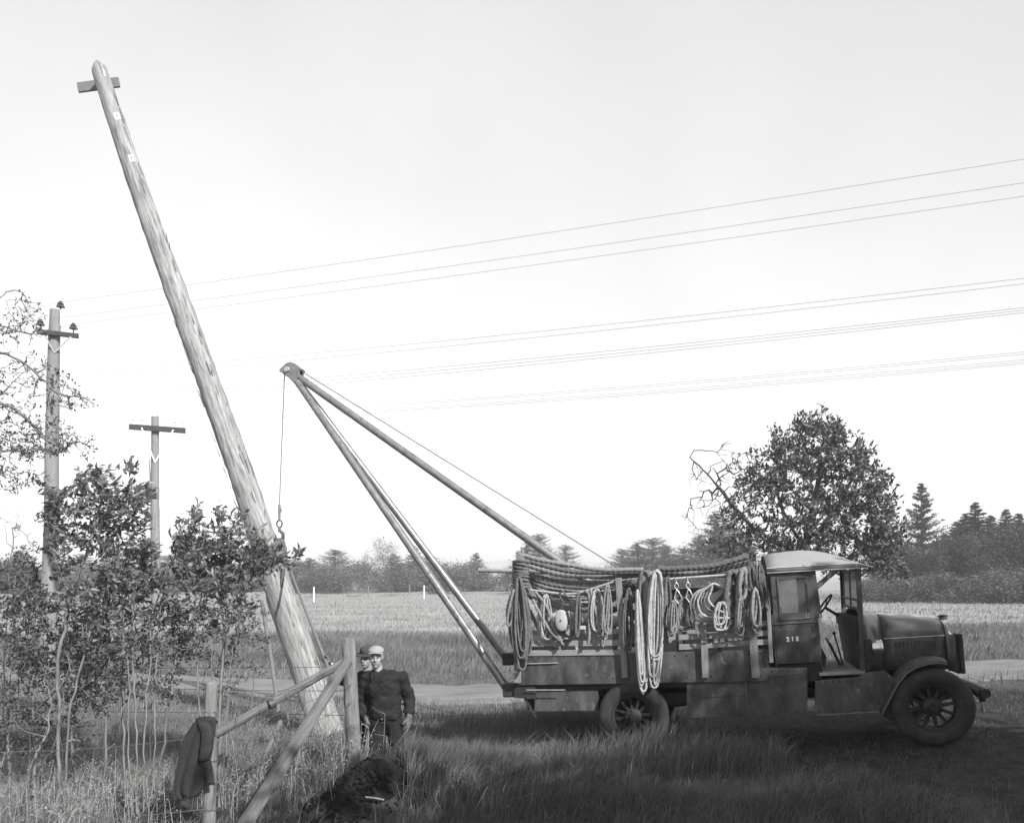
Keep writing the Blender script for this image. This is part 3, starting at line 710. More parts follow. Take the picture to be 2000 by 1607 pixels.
for k_ in PROTO: PROTO[k_] = (PROTO[k_][0], top_of(PROTO[k_][0]))
GP = 'dark pines along the far edge of the field'; GB = 'scrub along the far edge of the field'
LP = 'dark bushy pine in the tree line beyond the pale field'; LB = 'low grey scrub bush in the tree line beyond the pale field'
place('pine', 655, 112, 1071, 'broad double-topped dark pine beyond the field fence beside the pale autumn tree', GP, rz=.4, wide=1.7)
place('pine2', 605, 116, 1088, LP, GP, rz=1.0, wide=2.0)
place('pale', 748, 112, 1036, 'tall pale autumn tree with feathery top in the far tree line', None, rz=.3, wide=.85)
place('pine2', 808, 118, 1064, LP, GP, rz=1.9, wide=1.1)
for i, (px, d, tp, wd) in enumerate([(545, 120, 1092, 1.2), (770, 114, 1085, 1.2), (838, 122, 1088, 1.2), (930, 120, 1082, .8), (1052, 118, 1044, .8), (1030, 121, 1062, .8), (1105, 122, 1066, .8),
                                     (1245, 112, 1062, 1.1), (1275, 110, 1052, 1.2), (1300, 114, 1066, 1.1), (1215, 118, 1074, .9), (1398, 100, 1004, .9), (1425, 104, 1020, .9), (1365, 106, 1048, .9), (1335, 110, 1072, 1.1),
                                     (160, 110, 1084, 1.3), (230, 112, 1080, 1.3), (40, 108, 1078, 1.3), (330, 115, 1086, 1.3), (440, 118, 1090, 1.3), (-60, 108, 1072, 1.3), (-160, 108, 1074, 1.3)]):
    place(('pine', 'pine2')[i % 2], px, d, tp - 4, LP, GP, rz=i * 1.3, wide=wd * 1.5)
rr_ = random.Random(5)
for i in range(46):
    px = -200 + i * 38 + rr_.uniform(-12, 12); d = rr_.uniform(100, 122)
    place(('bush', 'bush2')[i % 2], px, d, rr_.uniform(1086, 1112), LB, GB, 'bush', rz=i * 2.1, wide=rr_.uniform(1.2, 2.0), name='brush_clump')
# darker trees on the right
GR = 'dark trees closing the right-hand field'
place('tallpine', 1800, 74, 938, 'solitary tall pine with layered boughs above the thicket', None, rz=.7, wide=1.1)
for px, d, tp, wd, k in [(1905, 70, 978, 1.05, 'spruce'), (1965, 74, 992, 1.0, 'spruce'), (1868, 76, 1016, 1.1, 'spruce'), (1935, 78, 1004, 1.2, 'spruce'), (1885, 74, 1000, 1.0, 'spruce'), (1845, 78, 1040, 1.2, 'spruce'), (1990, 72, 1000, 1.1, 'spruce'), (2040, 70, 990, 1, 'spruce'), (2120, 72, 970, 1, 'spruce'), (2220, 70, 985, 1, 'spruce')]:
    place(k, px, d, tp, 'dark crowded spruce at the edge of the field', GR, rz=px * .1, wide=wd * 1.35)
for i, (px, d, tp, wd) in enumerate([(1765, 66, 1046, 1.0), (1812, 64, 1062, 1.1), (1850, 66, 1036, .9), (1905, 64, 1060, 1.1), (1955, 65, 1034, 1.0), (1990, 66, 1012, .9), (2030, 64, 1040, 1.2), (1722, 70, 1070, 1.0), (2100, 64, 1030, 1.3), (2190, 64, 1050, 1.3)]):
    place('decid', px, d, tp, 'dense twiggy broadleaf thicket tree below the spruces', 'thicket below the spruces', rz=i * 1.7, wide=wd)
for i in range(12):
    px = 1690 + i * 42 + rr_.uniform(-10, 10)
    place(('bush', 'bush2')[i % 2], px, rr_.uniform(60, 63), rr_.uniform(1085, 1140), 'low bush at the foot of the thicket by the field', 'bushes at the foot of the thicket', 'bush', rz=i * 1.1, wide=1.5, name='brush_clump')
# unseen trees added behind the camera to shade the near ground and lower truck
for i, (x, y, h, w) in enumerate([(10.6, -.8, 8.9, 1.0), (13.6, -.4, 9.0, 1.05), (16.6, -1.0, 9.3, 1.0), (19.6, -.6, 9.0, 1.1), (7.4, -.9, 8.7, .9), (5.0, -1.6, 8.4, .8), (12.0, -2.6, 9.6, 1.0), (15.2, -3.0, 9.9, 1.0)]):
    src, h0 = PROTO['decid']; o = copy_tree(src)
    if '_used' in o: del o['_used']
    s = h / h0; o.matrix_world = Matrix.Translation((x, y, gzf(x, y) - .05)) @ Matrix.Rotation(i * 1.1, 4, 'Z') @ Matrix.Diagonal((s * w, s * w, s, 1))
    tag(o, 'unseen broadleaf tree added behind the camera to shade the foreground', 'tree', 'unseen trees added for shade')
for o in list(COL.objects):
    if '_used' in o: del o['_used']
# ---------------------------------------------------------------- poles
def pole_shape(L, r0, r1, seed, n=18, rings=70, knob=.05, gable=0.0, flare=0.0, gdir=(1, 0)):
    rng = np.random.default_rng(seed); m = MB(); V = []
    ph = rng.uniform(0, 6.28, 6)
    knots = [(rng.uniform(.05, .97) * L, rng.uniform(0, 6.28), rng.uniform(.25, .8)) for _ in range(int(L * 2.2))]
    for i in range(rings + 1):
        t = i / rings; z = L * t; r = r0 + (r1 - r0) * t + flare * math.exp(-z / .5)
        cx = .02 * math.sin(z * .7 + ph[0]) + .008 * math.sin(z * 2.1 + ph[1]); cy = .02 * math.sin(z * .6 + ph[2])
        for k in range(n):
            a = 2 * math.pi * k / n
            q = r * (1 + knob * .5 * math.sin(3 * a + z * .8 + ph[3]) + knob * .35 * math.sin(5 * a - z * 1.7 + ph[4]) + knob * .3 * rng.normal())
            for kz, ka, ks in knots:
                dz = (z - kz) / .14
                if abs(dz) < 3:
                    da = (a - ka + math.pi) % (2 * math.pi) - math.pi
                    q += r * .12 * ks * math.exp(-dz * dz - (da / .35) ** 2)
            x = cx + q * math.cos(a); y = cy + q * math.sin(a); zz = z
            if i == rings and gable:
                u = (x * gdir[0] + y * gdir[1]) / r1; zz = z + gable * (1 - abs(u - .25) / 1.25)
            V.append((x, y, zz))
    F = [(i * n + k, i * n + (k + 1) % n, (i + 1) * n + (k + 1) % n, (i + 1) * n + k) for i in range(rings) for k in range(n)]
    F += [tuple(range(n - 1, -1, -1))]
    m.add(V, F)
    # top cap: fan about the middle, raised along the roof-cut ridge
    c = len(m.v); m.v.append((0, 0, L + gable * .85)); m.f += [(rings * n + k, rings * n + (k + 1) % n, c) for k in range(n)]
    return m

# the big pole being set: butt in its hole, leaning over to the upper left
PB = P(653, 1445, 12.9); PT = P(192, 128, 12.9); PB.z = gzf(PB.x, PB.y) - .25
axis = (PT - PB); PL = axis.length; axis.normalize()
Rq = axis.to_track_quat('Z', 'Y').to_matrix().to_4x4()
PM = Matrix.Translation(PB) @ Rq
pole = thing('timber_pole', label='long peeled timber pole hanging tilted from the derrick cable', cat='pole', M=PM)
_gd = Rq.to_3x3().inverted() @ Vector((1, 0, 0))
pole_shape(PL - .14, .262, .128, 3, gable=.13, flare=.03, knob=.075, rings=110, gdir=(_gd.x, _gd.y)).build('pole_shaft', K['pole'], pole, world=False, ang=55)
def on_pole(t, side=0.0, out=0.0):               # a spot on the pole's camera-facing side
    r = .262 + (.128 - .262) * t
    c = PB + axis * (PL * t); tocam = Vector((side, -1, 0)); tocam -= axis * tocam.dot(axis); tocam.normalize()
    return c + tocam * (r + out), tocam
for py in (154, 237, 318):
    t = (1445 - py) / (1445 - 128) ; t = min(t, .985)
    c, nrm = on_pole(t, .45, .004); sd = axis.cross(nrm).normalized()
    R3 = Matrix((sd, nrm, axis)).transposed()
    g = MB().box(c, (.085, .012, .125), R3).build('gain_notch', K['gain'], pole, smooth=False, bevel=.003)
    MB().lathe([(.012, 0), (.012, .012)], c + nrm * .004, nrm, 10).build('bolt_hole', K['iron'], g)
# board nailed behind the top
a, b = P(152, 172, 13.06), P(233, 161, 13.1)
MB().beam(a, b, .04, .165).build('cross_board', K['board'], pole, smooth=False, bevel=.006)
# loose bark strips standing off the edges
rng = np.random.default_rng(8)
bk = MB()
for _ in range(80):
    t = rng.uniform(.05, .97); s = rng.choice([-1, 1]) * rng.uniform(.8, 3.2); c, nm = on_pole(t, s, -.004); L = rng.uniform(.08, .3); w = rng.uniform(.012, .035)
    sd = axis.cross(nm).normalized(); e = c + axis * L + nm * rng.uniform(.006, .03) + sd * rng.normal(0, .02)
    bk.beam(c, e, w, .005, up=nm, w1=w * .3)
o = bk.build('bark_strip', K['rail'], pole, smooth=False); o['kind'] = 'stuff'

def insulator(base, up, h, parent, s=1.0):
    pn = MB().tube([base, base + up * h], .012 * s, 6).build('insulator_pin', K['iron'], parent)
    c = base + up * h
    MB().lathe([(.03 * s, -.02 * s), (.085 * s, -.03 * s), (.075 * s, .0), (.05 * s, .02 * s), (.065 * s, .03 * s), (.05 * s, .055 * s), (.03 * s, .06 * s), (.036 * s, .085 * s), (.001, .1 * s)], c, up, 14).build('insulator', K['insul'], pn)
    return c + up * .07 * s

UP = Vector((0, 0, 1))
LINE = Vector((20.2, -7.2, 0)).normalized(); ARM = Vector((-LINE.y, LINE.x, 0))          # right end of an arm lies farther off
# utility pole with one short arm and three big insulators
dA = 20.0
A0 = P(90, 1322, dA); A1 = P(110, 606, dA); A0.z = gzf(A0.x, A0.y) - .1
axA = (A1 - A0); LA = axA.length; axA.normalize()
MA = Matrix.Translation(A0) @ axA.to_track_quat('Z', 'Y').to_matrix().to_4x4()
pA = thing('utility_pole', label='tall grey utility pole with one short dark crossarm and three big insulators', cat='utility pole', M=MA)
pole_shape(LA, .215, .132, 5, rings=50, knob=.03).build('pole_shaft', K['pole_grey'], pA, world=False, ang=55)
armdir = Vector((.80, .36, 0)).normalized()
fr = Vector((armdir.y, -armdir.x, 0))
c = P(115, 656, dA) + fr * .19
a0, a1 = c - armdir * .47, c + armdir * .47
MB().beam(a0, a1, .09, .115).build('crossarm', K['arm'], pA, smooth=False, bevel=.008)
for s in (-1, 1):
    MB().beam(c + armdir * .30 * s - UP * .05 - fr * -.05, A0 + axA * (LA - 1.15) + fr * .17, .035, .008, up=fr).build('arm_brace', K['galv'], pA, smooth=False)
HV = [insulator(a0 + armdir * .08 + UP * .05, UP, .16, pA, 1.25), insulator(a1 - armdir * .12 + UP * .05, UP, .16, pA, 1.25)]
tp = A0 + axA * (LA - .42) + Vector((.14, -.03, 0))
MB().tube([tp, tp + UP * .42], .018, 6).build('ridge_pin', K['galv'], pA)
HV.append(insulator(tp + UP * .4, UP, .13, pA, 1.25))
low = []
for zz, sd in ((7.75, 1), (7.6, 1), (7.15, 1), (7.05, 1), (6.95, 1)):   # small side brackets under the arm
    b = A0 + axA * (zz / axA.z) + fr * .16
    q = MB().tube([b, b + fr * .1 + UP * .02, b + fr * .12 + UP * .1], .012, 6).build('side_bracket', K['iron'], pA); MB().ell(b + fr * .12 + UP * .14, (.03, .03, .045)).build('insulator', K['insul'], q)
    low.append(b + fr * .12 + UP * .16)
# shorter pole with a long six-pin arm
dB = 30.0
B0 = P(306, 1255, dB); B1 = P(302, 817, dB); B0.z = gzf(B0.x, B0.y) - .1
axB = (B1 - B0); LB_ = axB.length; axB.normalize()
MBm = Matrix.Translation(B0) @ axB.to_track_quat('Z', 'Y').to_matrix().to_4x4()
pB = thing('utility_pole', label='shorter utility pole with a long dark six-pin crossarm on two pale braces', cat='utility pole', M=MBm)
pole_shape(LB_, .20, .135, 6, rings=50, knob=.035, gable=.1).build('pole_shaft', K['pole_grey'], pB, world=False, ang=55)
frB = fr; c = P(308, 839, dB) + frB * .2
b0, b1 = c - armdir * 1.0, c + armdir * 1.0
MB().beam(b0, b1, .09, .21).build('crossarm', K['arm'], pB, smooth=False, bevel=.008)
for s in (-1, 1):
    MB().beam(c + armdir * .56 * s + frB * .06, B0 + axB * (LB_ - 1.75) + frB * .2, .05, .01, up=frB).build('arm_brace', K['gain'], pB, smooth=False)
tel = []
for k, s in enumerate((-.88, -.55, .28, .62, .90)):
    b = c + armdir * s + UP * .1; q = MB().tube([b, b + UP * .2], .02 if k != 2 else .035, 6).build('insulator_pin', K['galv'], pB)
    MB().ell(b + UP * .2, (.03, .03, .05)).build('insulator', K['galv'], q); tel.append(b + UP * .23)
MB().beam(B0 + axB * (LB_ - 2.6) - armdir * .17, B0 + axB * (LB_ - 1.6) - armdir * .2, .02, .05).build('pole_step', K['pole_grey'], pB, smooth=False)
# next pole of the line, out of the picture to the right, so that the wires end on something
for (src, shift, lab) in ((pA, LINE * 36, 'utility pole of the near wire line past the truck nose'), (pB, LINE * 42, 'six-pin utility pole of the far wire line past the truck nose')):
    o = copy_tree(src); M2 = Matrix.Translation(shift) @ MATS[src.name]; o.matrix_world = M2; o['label'] = lab
# overhead wires
def wire(a, b, sag, r, label, group, left=None):
    pts = []
    if left is not None:
        for i in range(8): t = i / 8; pts.append(Vector(left).lerp(Vector(a), t) - UP * sag * .6 * 4 * t * (1 - t))
    for i in range(25): t = i / 24; pts.append(Vector(a).lerp(Vector(b), t) - UP * sag * 4 * t * (1 - t))
    tag(MB().tube(pts, r, 5).build('overhead_wire', K['wire'], None), label, 'wire', group)
sh = LINE * 36
for q in HV:
    lab = 'top overhead wire on the ridge insulator of the one-armed utility pole' if q is HV[2] else 'overhead wire on an arm insulator of the one-armed utility pole'
    wire(q, q + sh, .18, .0042, lab, 'three wires of the one-armed utility pole', q - LINE * 20 - UP * .6)
for i, q in enumerate(low):
    wire(q, q + sh + UP * (.1 * i), .3, .0044, 'thin overhead wire on the ' + ('highest', 'second highest', 'middle', 'second lowest', 'lowest')[i] + ' side bracket of the one-armed utility pole', 'bracket wires of the one-armed utility pole', q - LINE * 20 - UP * .4)
for i, q in enumerate(tel):
    wire(q, q + LINE * 42 + UP * (.0), .35, .0055, 'thin overhead wire on the six-pin crossarm', 'wires of the six-pin crossarm', q - LINE * 25)

# ---------------------------------------------------------------- field fence far off
far_posts = [(613, 1151, 1176, 'y'), (828, 1152, 1170, 'y'), (800, 1147, 1152, 'n'), (995, 1155, 1172, 'n'), (887, 1157, 1172, 'n'), (1385, 1150, 1166, 'n'), (656, 1178, 1186, 'n'), (1440, 1150, 1166, 'n'), (720, 1152, 1168, 'n'), (545, 1152, 1172, 'n')]
rng = np.random.default_rng(4)
for px, t_, b_, k in far_posts:
    d = (CAM_H - .0) * FPX / (b_ - HOR); d = min(d, 95); x = (px - 1000) / FPX * d; z = gzf(x, d); h = 1.35 * rng.uniform(.9, 1.1) if b_ < 1177 else .5
    tag(MB().tube([(x, d, z - .2), (x + rng.normal(0, .03), d, z + h)], [.085, .07], 7).build('fence_post', K['gain'] if k == 'y' else K['post']),
        'small pale fence post standing far out in the field', 'fence post', 'far field fence posts')
# fallen branches lying in the field
for px, py in ((683, 1166), (747, 1165), (600, 1168)):
    d = CAM_H * FPX / (py - HOR); x = (px - 1000) / FPX * d; z = gzf(x, d); m = MB()
    for k in range(7):
        a = rng.uniform(-.5, .5); L = rng.uniform(.6, 1.9); o = Vector((x + rng.normal(0, .5), d + rng.normal(0, .3), z + .12))
        m.tube([o, o + Vector((L * math.cos(a), .3 * L * math.sin(a), rng.uniform(.0, .35)))], [.05, .015], 5)
    tag(m.build('fallen_branch', K['bark']), 'heap of fallen branches lying on the pale field', 'branch', 'branch heaps on the field')

# ---------------------------------------------------------------- corner of the wire fence in front
def rough_log(p0, p1, r0, r1, seed, n=12, rings=26, square=0.0, knob=.06):
    p0 = Vector(p0); p1 = Vector(p1); ax = (p1 - p0); L = ax.length
    M_ = Matrix.Translation(p0) @ ax.normalized().to_track_quat('Z', 'Y').to_matrix().to_4x4()
    m = pole_shape(L, r0, r1, seed, n, rings, knob)
    if square:
        m.v = [(x * (1 + square * (abs(math.sin(2 * math.atan2(y, x))))), y * (1 + square * abs(math.sin(2 * math.atan2(y, x)))), z) for x, y, z in m.v]
    return m, M_
dR, dL = 8.8, 8.0
R0 = P(699, 1520, dR); R1 = P(683, 1246, dR); R0.z = gzf(R0.x, R0.y) - .35
m, M_ = rough_log(R0, R1, .085, .072, 21, square=.16)
postR = tag(m.build('fence_post', K['post'], None, world=False, M=M_), 'tall square-hewn fence post that the braces lean on, beside the man in the pale cap', 'fence post')
L0 = P(407, 1640, dL); L1 = P(418, 1334, dL); L0.z = gzf(L0.x, L0.y) - .35
m, M_ = rough_log(L0, L1, .068, .058, 22, square=.05)
m.v[-1] = (m.v[-1][0], m.v[-1][1], m.v[-1][2] + .05)
postL = tag(m.build('fence_post', K['post'], None, world=False, M=M_), 'round-topped fence post with a coat hung on it', 'fence post')
m, M_ = rough_log(P(418, 1436, dL + .1), P(672, 1296, dR - .03), .050, .046, 23, knob=.08)
o = tag(m.build('brace_rail', K['rail'], None, world=False, M=M_), 'round brace rail with a dark iron band between the two fence posts', 'rail')
bp = P(432, 1428, dL + .03).lerp(P(672, 1296, dR - .03), .39); ax = (P(672, 1296, dR - .03) - P(432, 1428, dL + .03)).normalized()
MB().lathe([(.052, -.03), (.056, -.03), (.056, .03), (.052, .03)], bp, ax, 18).build('iron_band', K['iron'], o)
b0_ = P(424, 1630, 7.35); b0_.z = gzf(b0_.x, b0_.y) - .1
m = MB(); e = P(676, 1288, dR - .14)
mid = [b0_.lerp(e, t) for t in np.linspace(0, 1, 14)]
m2, M_ = rough_log(b0_, e, .062, .05, 24, square=.22, knob=.05)
tag(m2.build('brace_timber', K['rail'], None, world=False, M=M_), 'rough hewn diagonal brace timber leaning from the ground against the tall fence post', 'brace')
# woven wire: separate strands, grouped as one fence run
def wire_fence(p0, p1, hs, label, stays=0, sag=.04, r=.0036):
    p0 = Vector(p0); p1 = Vector(p1); f = thing('wire_fence', (p0.x, p0.y, p0.z), label, 'wire fence'); rng = np.random.default_rng(int(abs(p0.x * 100)))
    n = 26; rows = []
    for h0, h1 in hs:
        ph = rng.uniform(0, 6); pts = []
        for i in range(n):
            t = i / (n - 1); q = p0.lerp(p1, t); z0 = p0.z + (p1.z - p0.z) * t
            q.z = z0 + h0 + (h1 - h0) * t - sag * 4 * t * (1 - t) + .012 * math.sin(9 * t + ph); q.y += .01 * math.sin(7 * t + ph); pts.append(q)
        rows.append(pts); MB().tube(pts, r, 5).build('strand', K['fence_wire'], f)
    for k in range(stays):
        i = int((k + .5) * n / stays); pts = [row[min(i, n - 1)] + Vector((rng.normal(0, .02), -.004, 0)) for row in rows]
        MB().tube(pts, r * .9, 5).build('stay_wire', K['fence_wire'], f)
    return f
gL = Vector((P(412, 1640, dL).x - .0, dL - .075, 0)); gL.z = gzf(gL.x, gL.y)
gR = Vector((P(692, 1478, dR).x, dR - .1, 0)); gR.z = gzf(gR.x, gR.y)
wire_fence(gL, gR, [(.25, .42), (.5, .66), (.75, .9), (1.0, 1.12), (1.25, 1.33)], 'sagging woven wire between the coat post and the tall square-hewn post', 7)
gA = Vector((-6.6, 7.3, 0)); gA.z = gzf(gA.x, gA.y)
wire_fence(gA, gL, [(.2, .25), (.42, .5), (.68, .75), (.92, 1.0), (1.15, 1.25)], 'woven wire running from the coat post off past the brush', 9)
gB = Vector((-9.5, 12.2, 0)); gB.z = gzf(gB.x, gB.y); gR2 = gR + Vector((0, .18, 0))
wire_fence(gB, gR2, [(.35, .4), (.7, .72), (1.0, 1.02), (1.25, 1.3)], 'thin straight wires running along the road from the tall square-hewn post', 0, .05)

# ---------------------------------------------------------------- hole, spoil and loose sticks
rng = np.random.default_rng(12)
cx, cy = -1.62, 8.34; n1, n2 = 30, 40; V = []; F = []
for i in range(n1 + 1):
    rr = i / n1
    for k in range(n2):
        a = 2 * math.pi * k / n2; ed = 1 + .18 * math.sin(3 * a + 1) + .1 * math.sin(7 * a)
        x = cx + 0.52 * rr * ed * math.cos(a); y = cy + .38 * rr * ed * math.sin(a)
        h = .17 * (math.cos(rr * math.pi) * .5 + .5) ** .8 * (1 + .25 * math.sin(2 * a + .5)) + (.045 * float(hnoise(x, y, 9)) + rng.normal(0, .012)) * (1 - rr)
        V.append((x, y, gzf(x, y) - .05 + max(-.02, h)))
F = [(i * n2 + k, i * n2 + (k + 1) % n2, (i + 1) * n2 + (k + 1) % n2, (i + 1) * n2 + k) for i in range(n1) for k in range(n2)]
mound = MB().add(V, F)
mound = tag(mound.build('soil_heap', K['soil'], None, ang=180), 'heap of fresh black soil beside the tall fence post', 'soil heap')
cl = MB()
for _ in range(700):
    a = rng.uniform(0, 6.28); q = rng.uniform(0, 1.35) ** 1; x = cx + 0.52 * q * math.cos(a); y = cy + .4 * q * math.sin(a); s = abs(rng.normal(0, .018)) + .008
    h = .17 * (math.cos(min(q, 1) * math.pi) * .5 + .5) ** .8
    cl.ell((x, y, gzf(x, y) + h - .03), (s, s * rng.uniform(.6, 1), s * rng.uniform(.5, .9)), Euler((rng.uniform(0, 3), rng.uniform(0, 3), 0)).to_matrix(), 6, 4)
o = cl.build('soil_clods', K['clod'], mound, smooth=False); o['kind'] = 'stuff'
def stick(name, p, q, r0, r1, label, cat, material='rail', n=8):
    p = Vector(p); q = Vector(q); mid = p.lerp(q, .5) + Vector((.008, 0, .004))
    return tag(MB().tube([p, mid, q], [r0, (r0 + r1) / 2, r1], n).build(name, K[material]), label, cat)
p = P(548, 1418, 8.9); q = P(511, 1172, 9.2)
s = stick('pike_pole', p, q, .026, .022, 'straight dark pike pole standing between the saplings and the tilted timber pole', 'pike pole', 'board')
MB().tube([p, p + (p - q).normalized() * .12], [.02, .004], 8).build('iron_point', K['iron'], s)
p2 = P(548, 1408, 8.8); q2 = P(508, 1492, 8.5); q2.z = max(q2.z, gzf(q2.x, q2.y) - .05)
stick('stake', q2, p2, .026, .03, 'short pale stake leaning at the foot of the pike pole', 'stake')
q = P(590, 1437, 8.9); p = P(558, 1531, 8.8); p.z = gzf(p.x, p.y) - .08
stick('stake', p, q, .018, .014, 'thin pale stake poking from the grass by the diagonal brace', 'stake', 'post')
q = P(714, 1546, 8.1); q.z = gzf(q.x, q.y) + .11; p = P(750, 1552, 8.08); p.z = gzf(p.x, p.y) + .09
stick('peg', p, q, .012, .01, 'small pale peg lying on the black soil heap', 'peg', 'post')
q = P(892, 1512, 8.7); p = P(892, 1548, 8.7); p.z = gzf(p.x, p.y) - .05; q.z = max(q.z, p.z + .3)
stick('peg', p, q, .016, .014, 'short survey peg upright in the grass in front of the truck', 'peg', 'post')
q = P(952, 1540, 8.3); p = P(922, 1580, 8.1); p.z = gzf(p.x, p.y) + .05; q.z = gzf(q.x, q.y) + .26
stick('peg', p, q, .010, .008, 'thin bent straw-coloured peg leaning in the grass in front of the truck', 'peg', 'post')
# tall dead weeds round the butt of the pole and the posts
def weeds(name, cxy, n, sx, sy, h, label):
    m = MB(); rng = np.random.default_rng(int(abs(cxy[0]) * 77))
    for _ in range(n):
        x = cxy[0] + rng.normal(0, sx); y = cxy[1] + rng.normal(0, sy); z = gzf(x, y); H = h * rng.uniform(.5, 1.2); l = rng.normal(0, .16, 2)
        p0 = Vector((x, y, z - .03)); p1 = p0 + Vector((l[0] * H * .4, l[1] * H * .4, H * .55)); p2 = p0 + Vector((l[0] * H * 1.2 + .04, l[1] * H, H))
        m.tube([p0, p1, p2], [.0035, .003, .0015], 4)
        for _ in range(rng.integers(2, 7)):
            t = rng.uniform(.35, 1); b = p0.lerp(p2, t); a = rng.uniform(0, 6.28); L = rng.uniform(.04, .14)
            m.tube([b, b + Vector((math.cos(a) * L, math.sin(a) * L, L * rng.uniform(.2, 1)))], [.002, .001], 3, cap=False)
            if rng.random() < .6: m.ell(b + Vector((math.cos(a) * L, math.sin(a) * L, L * .6)), (.011, .008, .006), None, 5, 4)
    me_o = m.build(name, K['weed_'], None, smooth=False); tag(me_o, label, 'weeds', kind='stuff')
K['weed_'] = mat('dead_weed', .27, .9, .35, 8)
weeds('dead_weeds', (-2.6, 10.4), 110, .4, .7, .75, 'tall dead weeds round the butt of the tilted timber pole')
weeds('dead_weeds', (-1.95, 8.85), 60, .22, .2, .7, 'tall dead weeds at the foot of the tall square-hewn post')
weeds('dead_weeds', (-3.2, 8.9), 50, .5, .4, .55, 'dead weeds behind the diagonal brace timber')
weeds('dead_weeds', (-4.8, 8.2), 120, .9, .5, .6, 'dead weeds along the fence under the saplings')
# ---------------------------------------------------------------- the line truck (own frame: x forward, y away from the camera side, z up)
WID = 1.70; CY = WID / 2
truck = thing('line_truck', label='dark 1920s line truck with open cab, stake bed full of rope and a tripod derrick', cat='truck', M=TM)
def B(mb, name, m, parent=None, **k): return mb.build(name, K[m], parent or truck, world=False, **k)
def V3(p, y): return Vector((p[0], y, p[2] if len(p) > 2 else p[1]))
def rect(name, m, px0, py0, px1, py1, y0, y1, parent=None, bevel=.006, tp=None, bt=None):
    """box whose near face spans two photo corners (upper left, lower right) on plane y0"""
    a = T(px0, py0, y0); c = T(px1, py1, y0); b_ = T(px1, py0 if tp is None else tp, y0); d_ = T(px0, py1 if bt is None else bt, y0)
    return B(MB().prism([(a.x, a.z), (b_.x, b_.z), (c.x, c.z), (d_.x, d_.z)], y0, y1), name, m, parent, smooth=False, bevel=bevel)
HUBZ = RW
# wheels
def wheel(x, y, flip):
    w = thing('wheel'); MATS.pop(w.name, None); w.parent = truck; w.matrix_parent_inverse = Matrix.Identity(4)
    w.matrix_basis = Matrix.Translation((x, y, HUBZ)) @ (Matrix.Rotation(math.pi, 4, 'Z') if flip else Matrix.Identity(4)); MATS[w.name] = Matrix.Identity(4)
    ax = (0, 1, 0); c = (0, 0, 0)
    prof = [(.295, -.066), (.315, -.088), (.345, -.103), (.39, -.110), (.435, -.103), (.464, -.086), (.481, -.058), (.485, -.02), (.485, .02), (.481, .058), (.464, .086), (.435, .103), (.39, .110), (.345, .103), (.315, .088), (.295, .066)]
    ty = B(MB().ring(prof, c, ax, 48), 'tyre', 'tyre', w)
    B(MB().ring([(.262, -.06), (.298, -.08), (.312, -.078), (.297, -.05), (.297, .05), (.312, .078), (.298, .08), (.262, .06)], c, ax, 48), 'rim', 'rim', w)
    B(MB().ring([(.325, -.094), (.336, -.104), (.348, -.107), (.335, -.09)], c, ax, 48), 'tyre_bead', 'tyre', w)
    for k in range(12):
        a = 2 * math.pi * k / 12 + .13; d = Vector((math.cos(a), 0, math.sin(a)))
        B(MB().beam(d * .085, d * .268, .046, .052, up=(0, 1, 0), w1=.034, h1=.05), 'spoke', 'rim', w, smooth=False, bevel=.008)
    B(MB().lathe([(.001, -.135), (.045, -.132), (.052, -.12), (.055, -.085), (.10, -.075), (.115, -.06), (.115, .06), (.06, .08), (.001, .08)], c, ax, 24), 'hub', 'rim', w)
    for k in range(8):
        a = 2 * math.pi * k / 8; d = Vector((math.cos(a) * .092, -.078, math.sin(a) * .092)); 
        if k % 2 == 0: B(MB().lathe([(.011, 0), (.011, .016), (.001, .018)], d, (0, -1, 0), 6), 'wheel_nut', 'iron', w)
    return w
for x in (0, -WB):
    wheel(x, .105, False); wheel(x, WID - .105, True)
    B(MB().tube([(x, .15, HUBZ - .02), (x, WID - .15, HUBZ - .02)], .045 if x == 0 else .07, 10), 'axle', 'under')
    for yy in (.42, WID - .42):
        sp = MB()
        for k in range(5):
            L = .52 - k * .085; pts = [Vector((x + L * t, yy, HUBZ + .02 + k * .016 + .085 * t * t)) for t in np.linspace(-1, 1, 9)]
            for a, b in zip(pts[:-1], pts[1:]): sp.beam(a, b, .06, .013)
        B(sp, 'leaf_spring', 'under', smooth=False)
B(MB().ell((-WB, CY, HUBZ), (.17, .14, .17)), 'differential', 'under')
XF = T(1863, 1300, .45).x; XR = T(1008, 1350, .02).x
for yy in (.42, WID - .42):
    B(MB().beam((XR + .05, yy, HUBZ + .17), (XF + .12, yy, HUBZ + .17), .07, .15), 'frame_rail', 'under', smooth=False, bevel=.005)
for xx in np.linspace(XR + .2, XF - .2, 5):
    B(MB().beam((xx, .4, HUBZ + .17), (xx, WID - .4, HUBZ + .17), .08, .1), 'cross_member', 'under', smooth=False)
B(MB().tube([(-WB + .1, CY, HUBZ), (-.9, CY, HUBZ + .12)], .035, 10), 'drive_shaft', 'under')
# engine block fills the hood, visible under the fender line
B(MB().box((.0 - .15, CY, HUBZ + .28), (.95, .42, .45)), 'engine', 'under', smooth=False, bevel=.02)

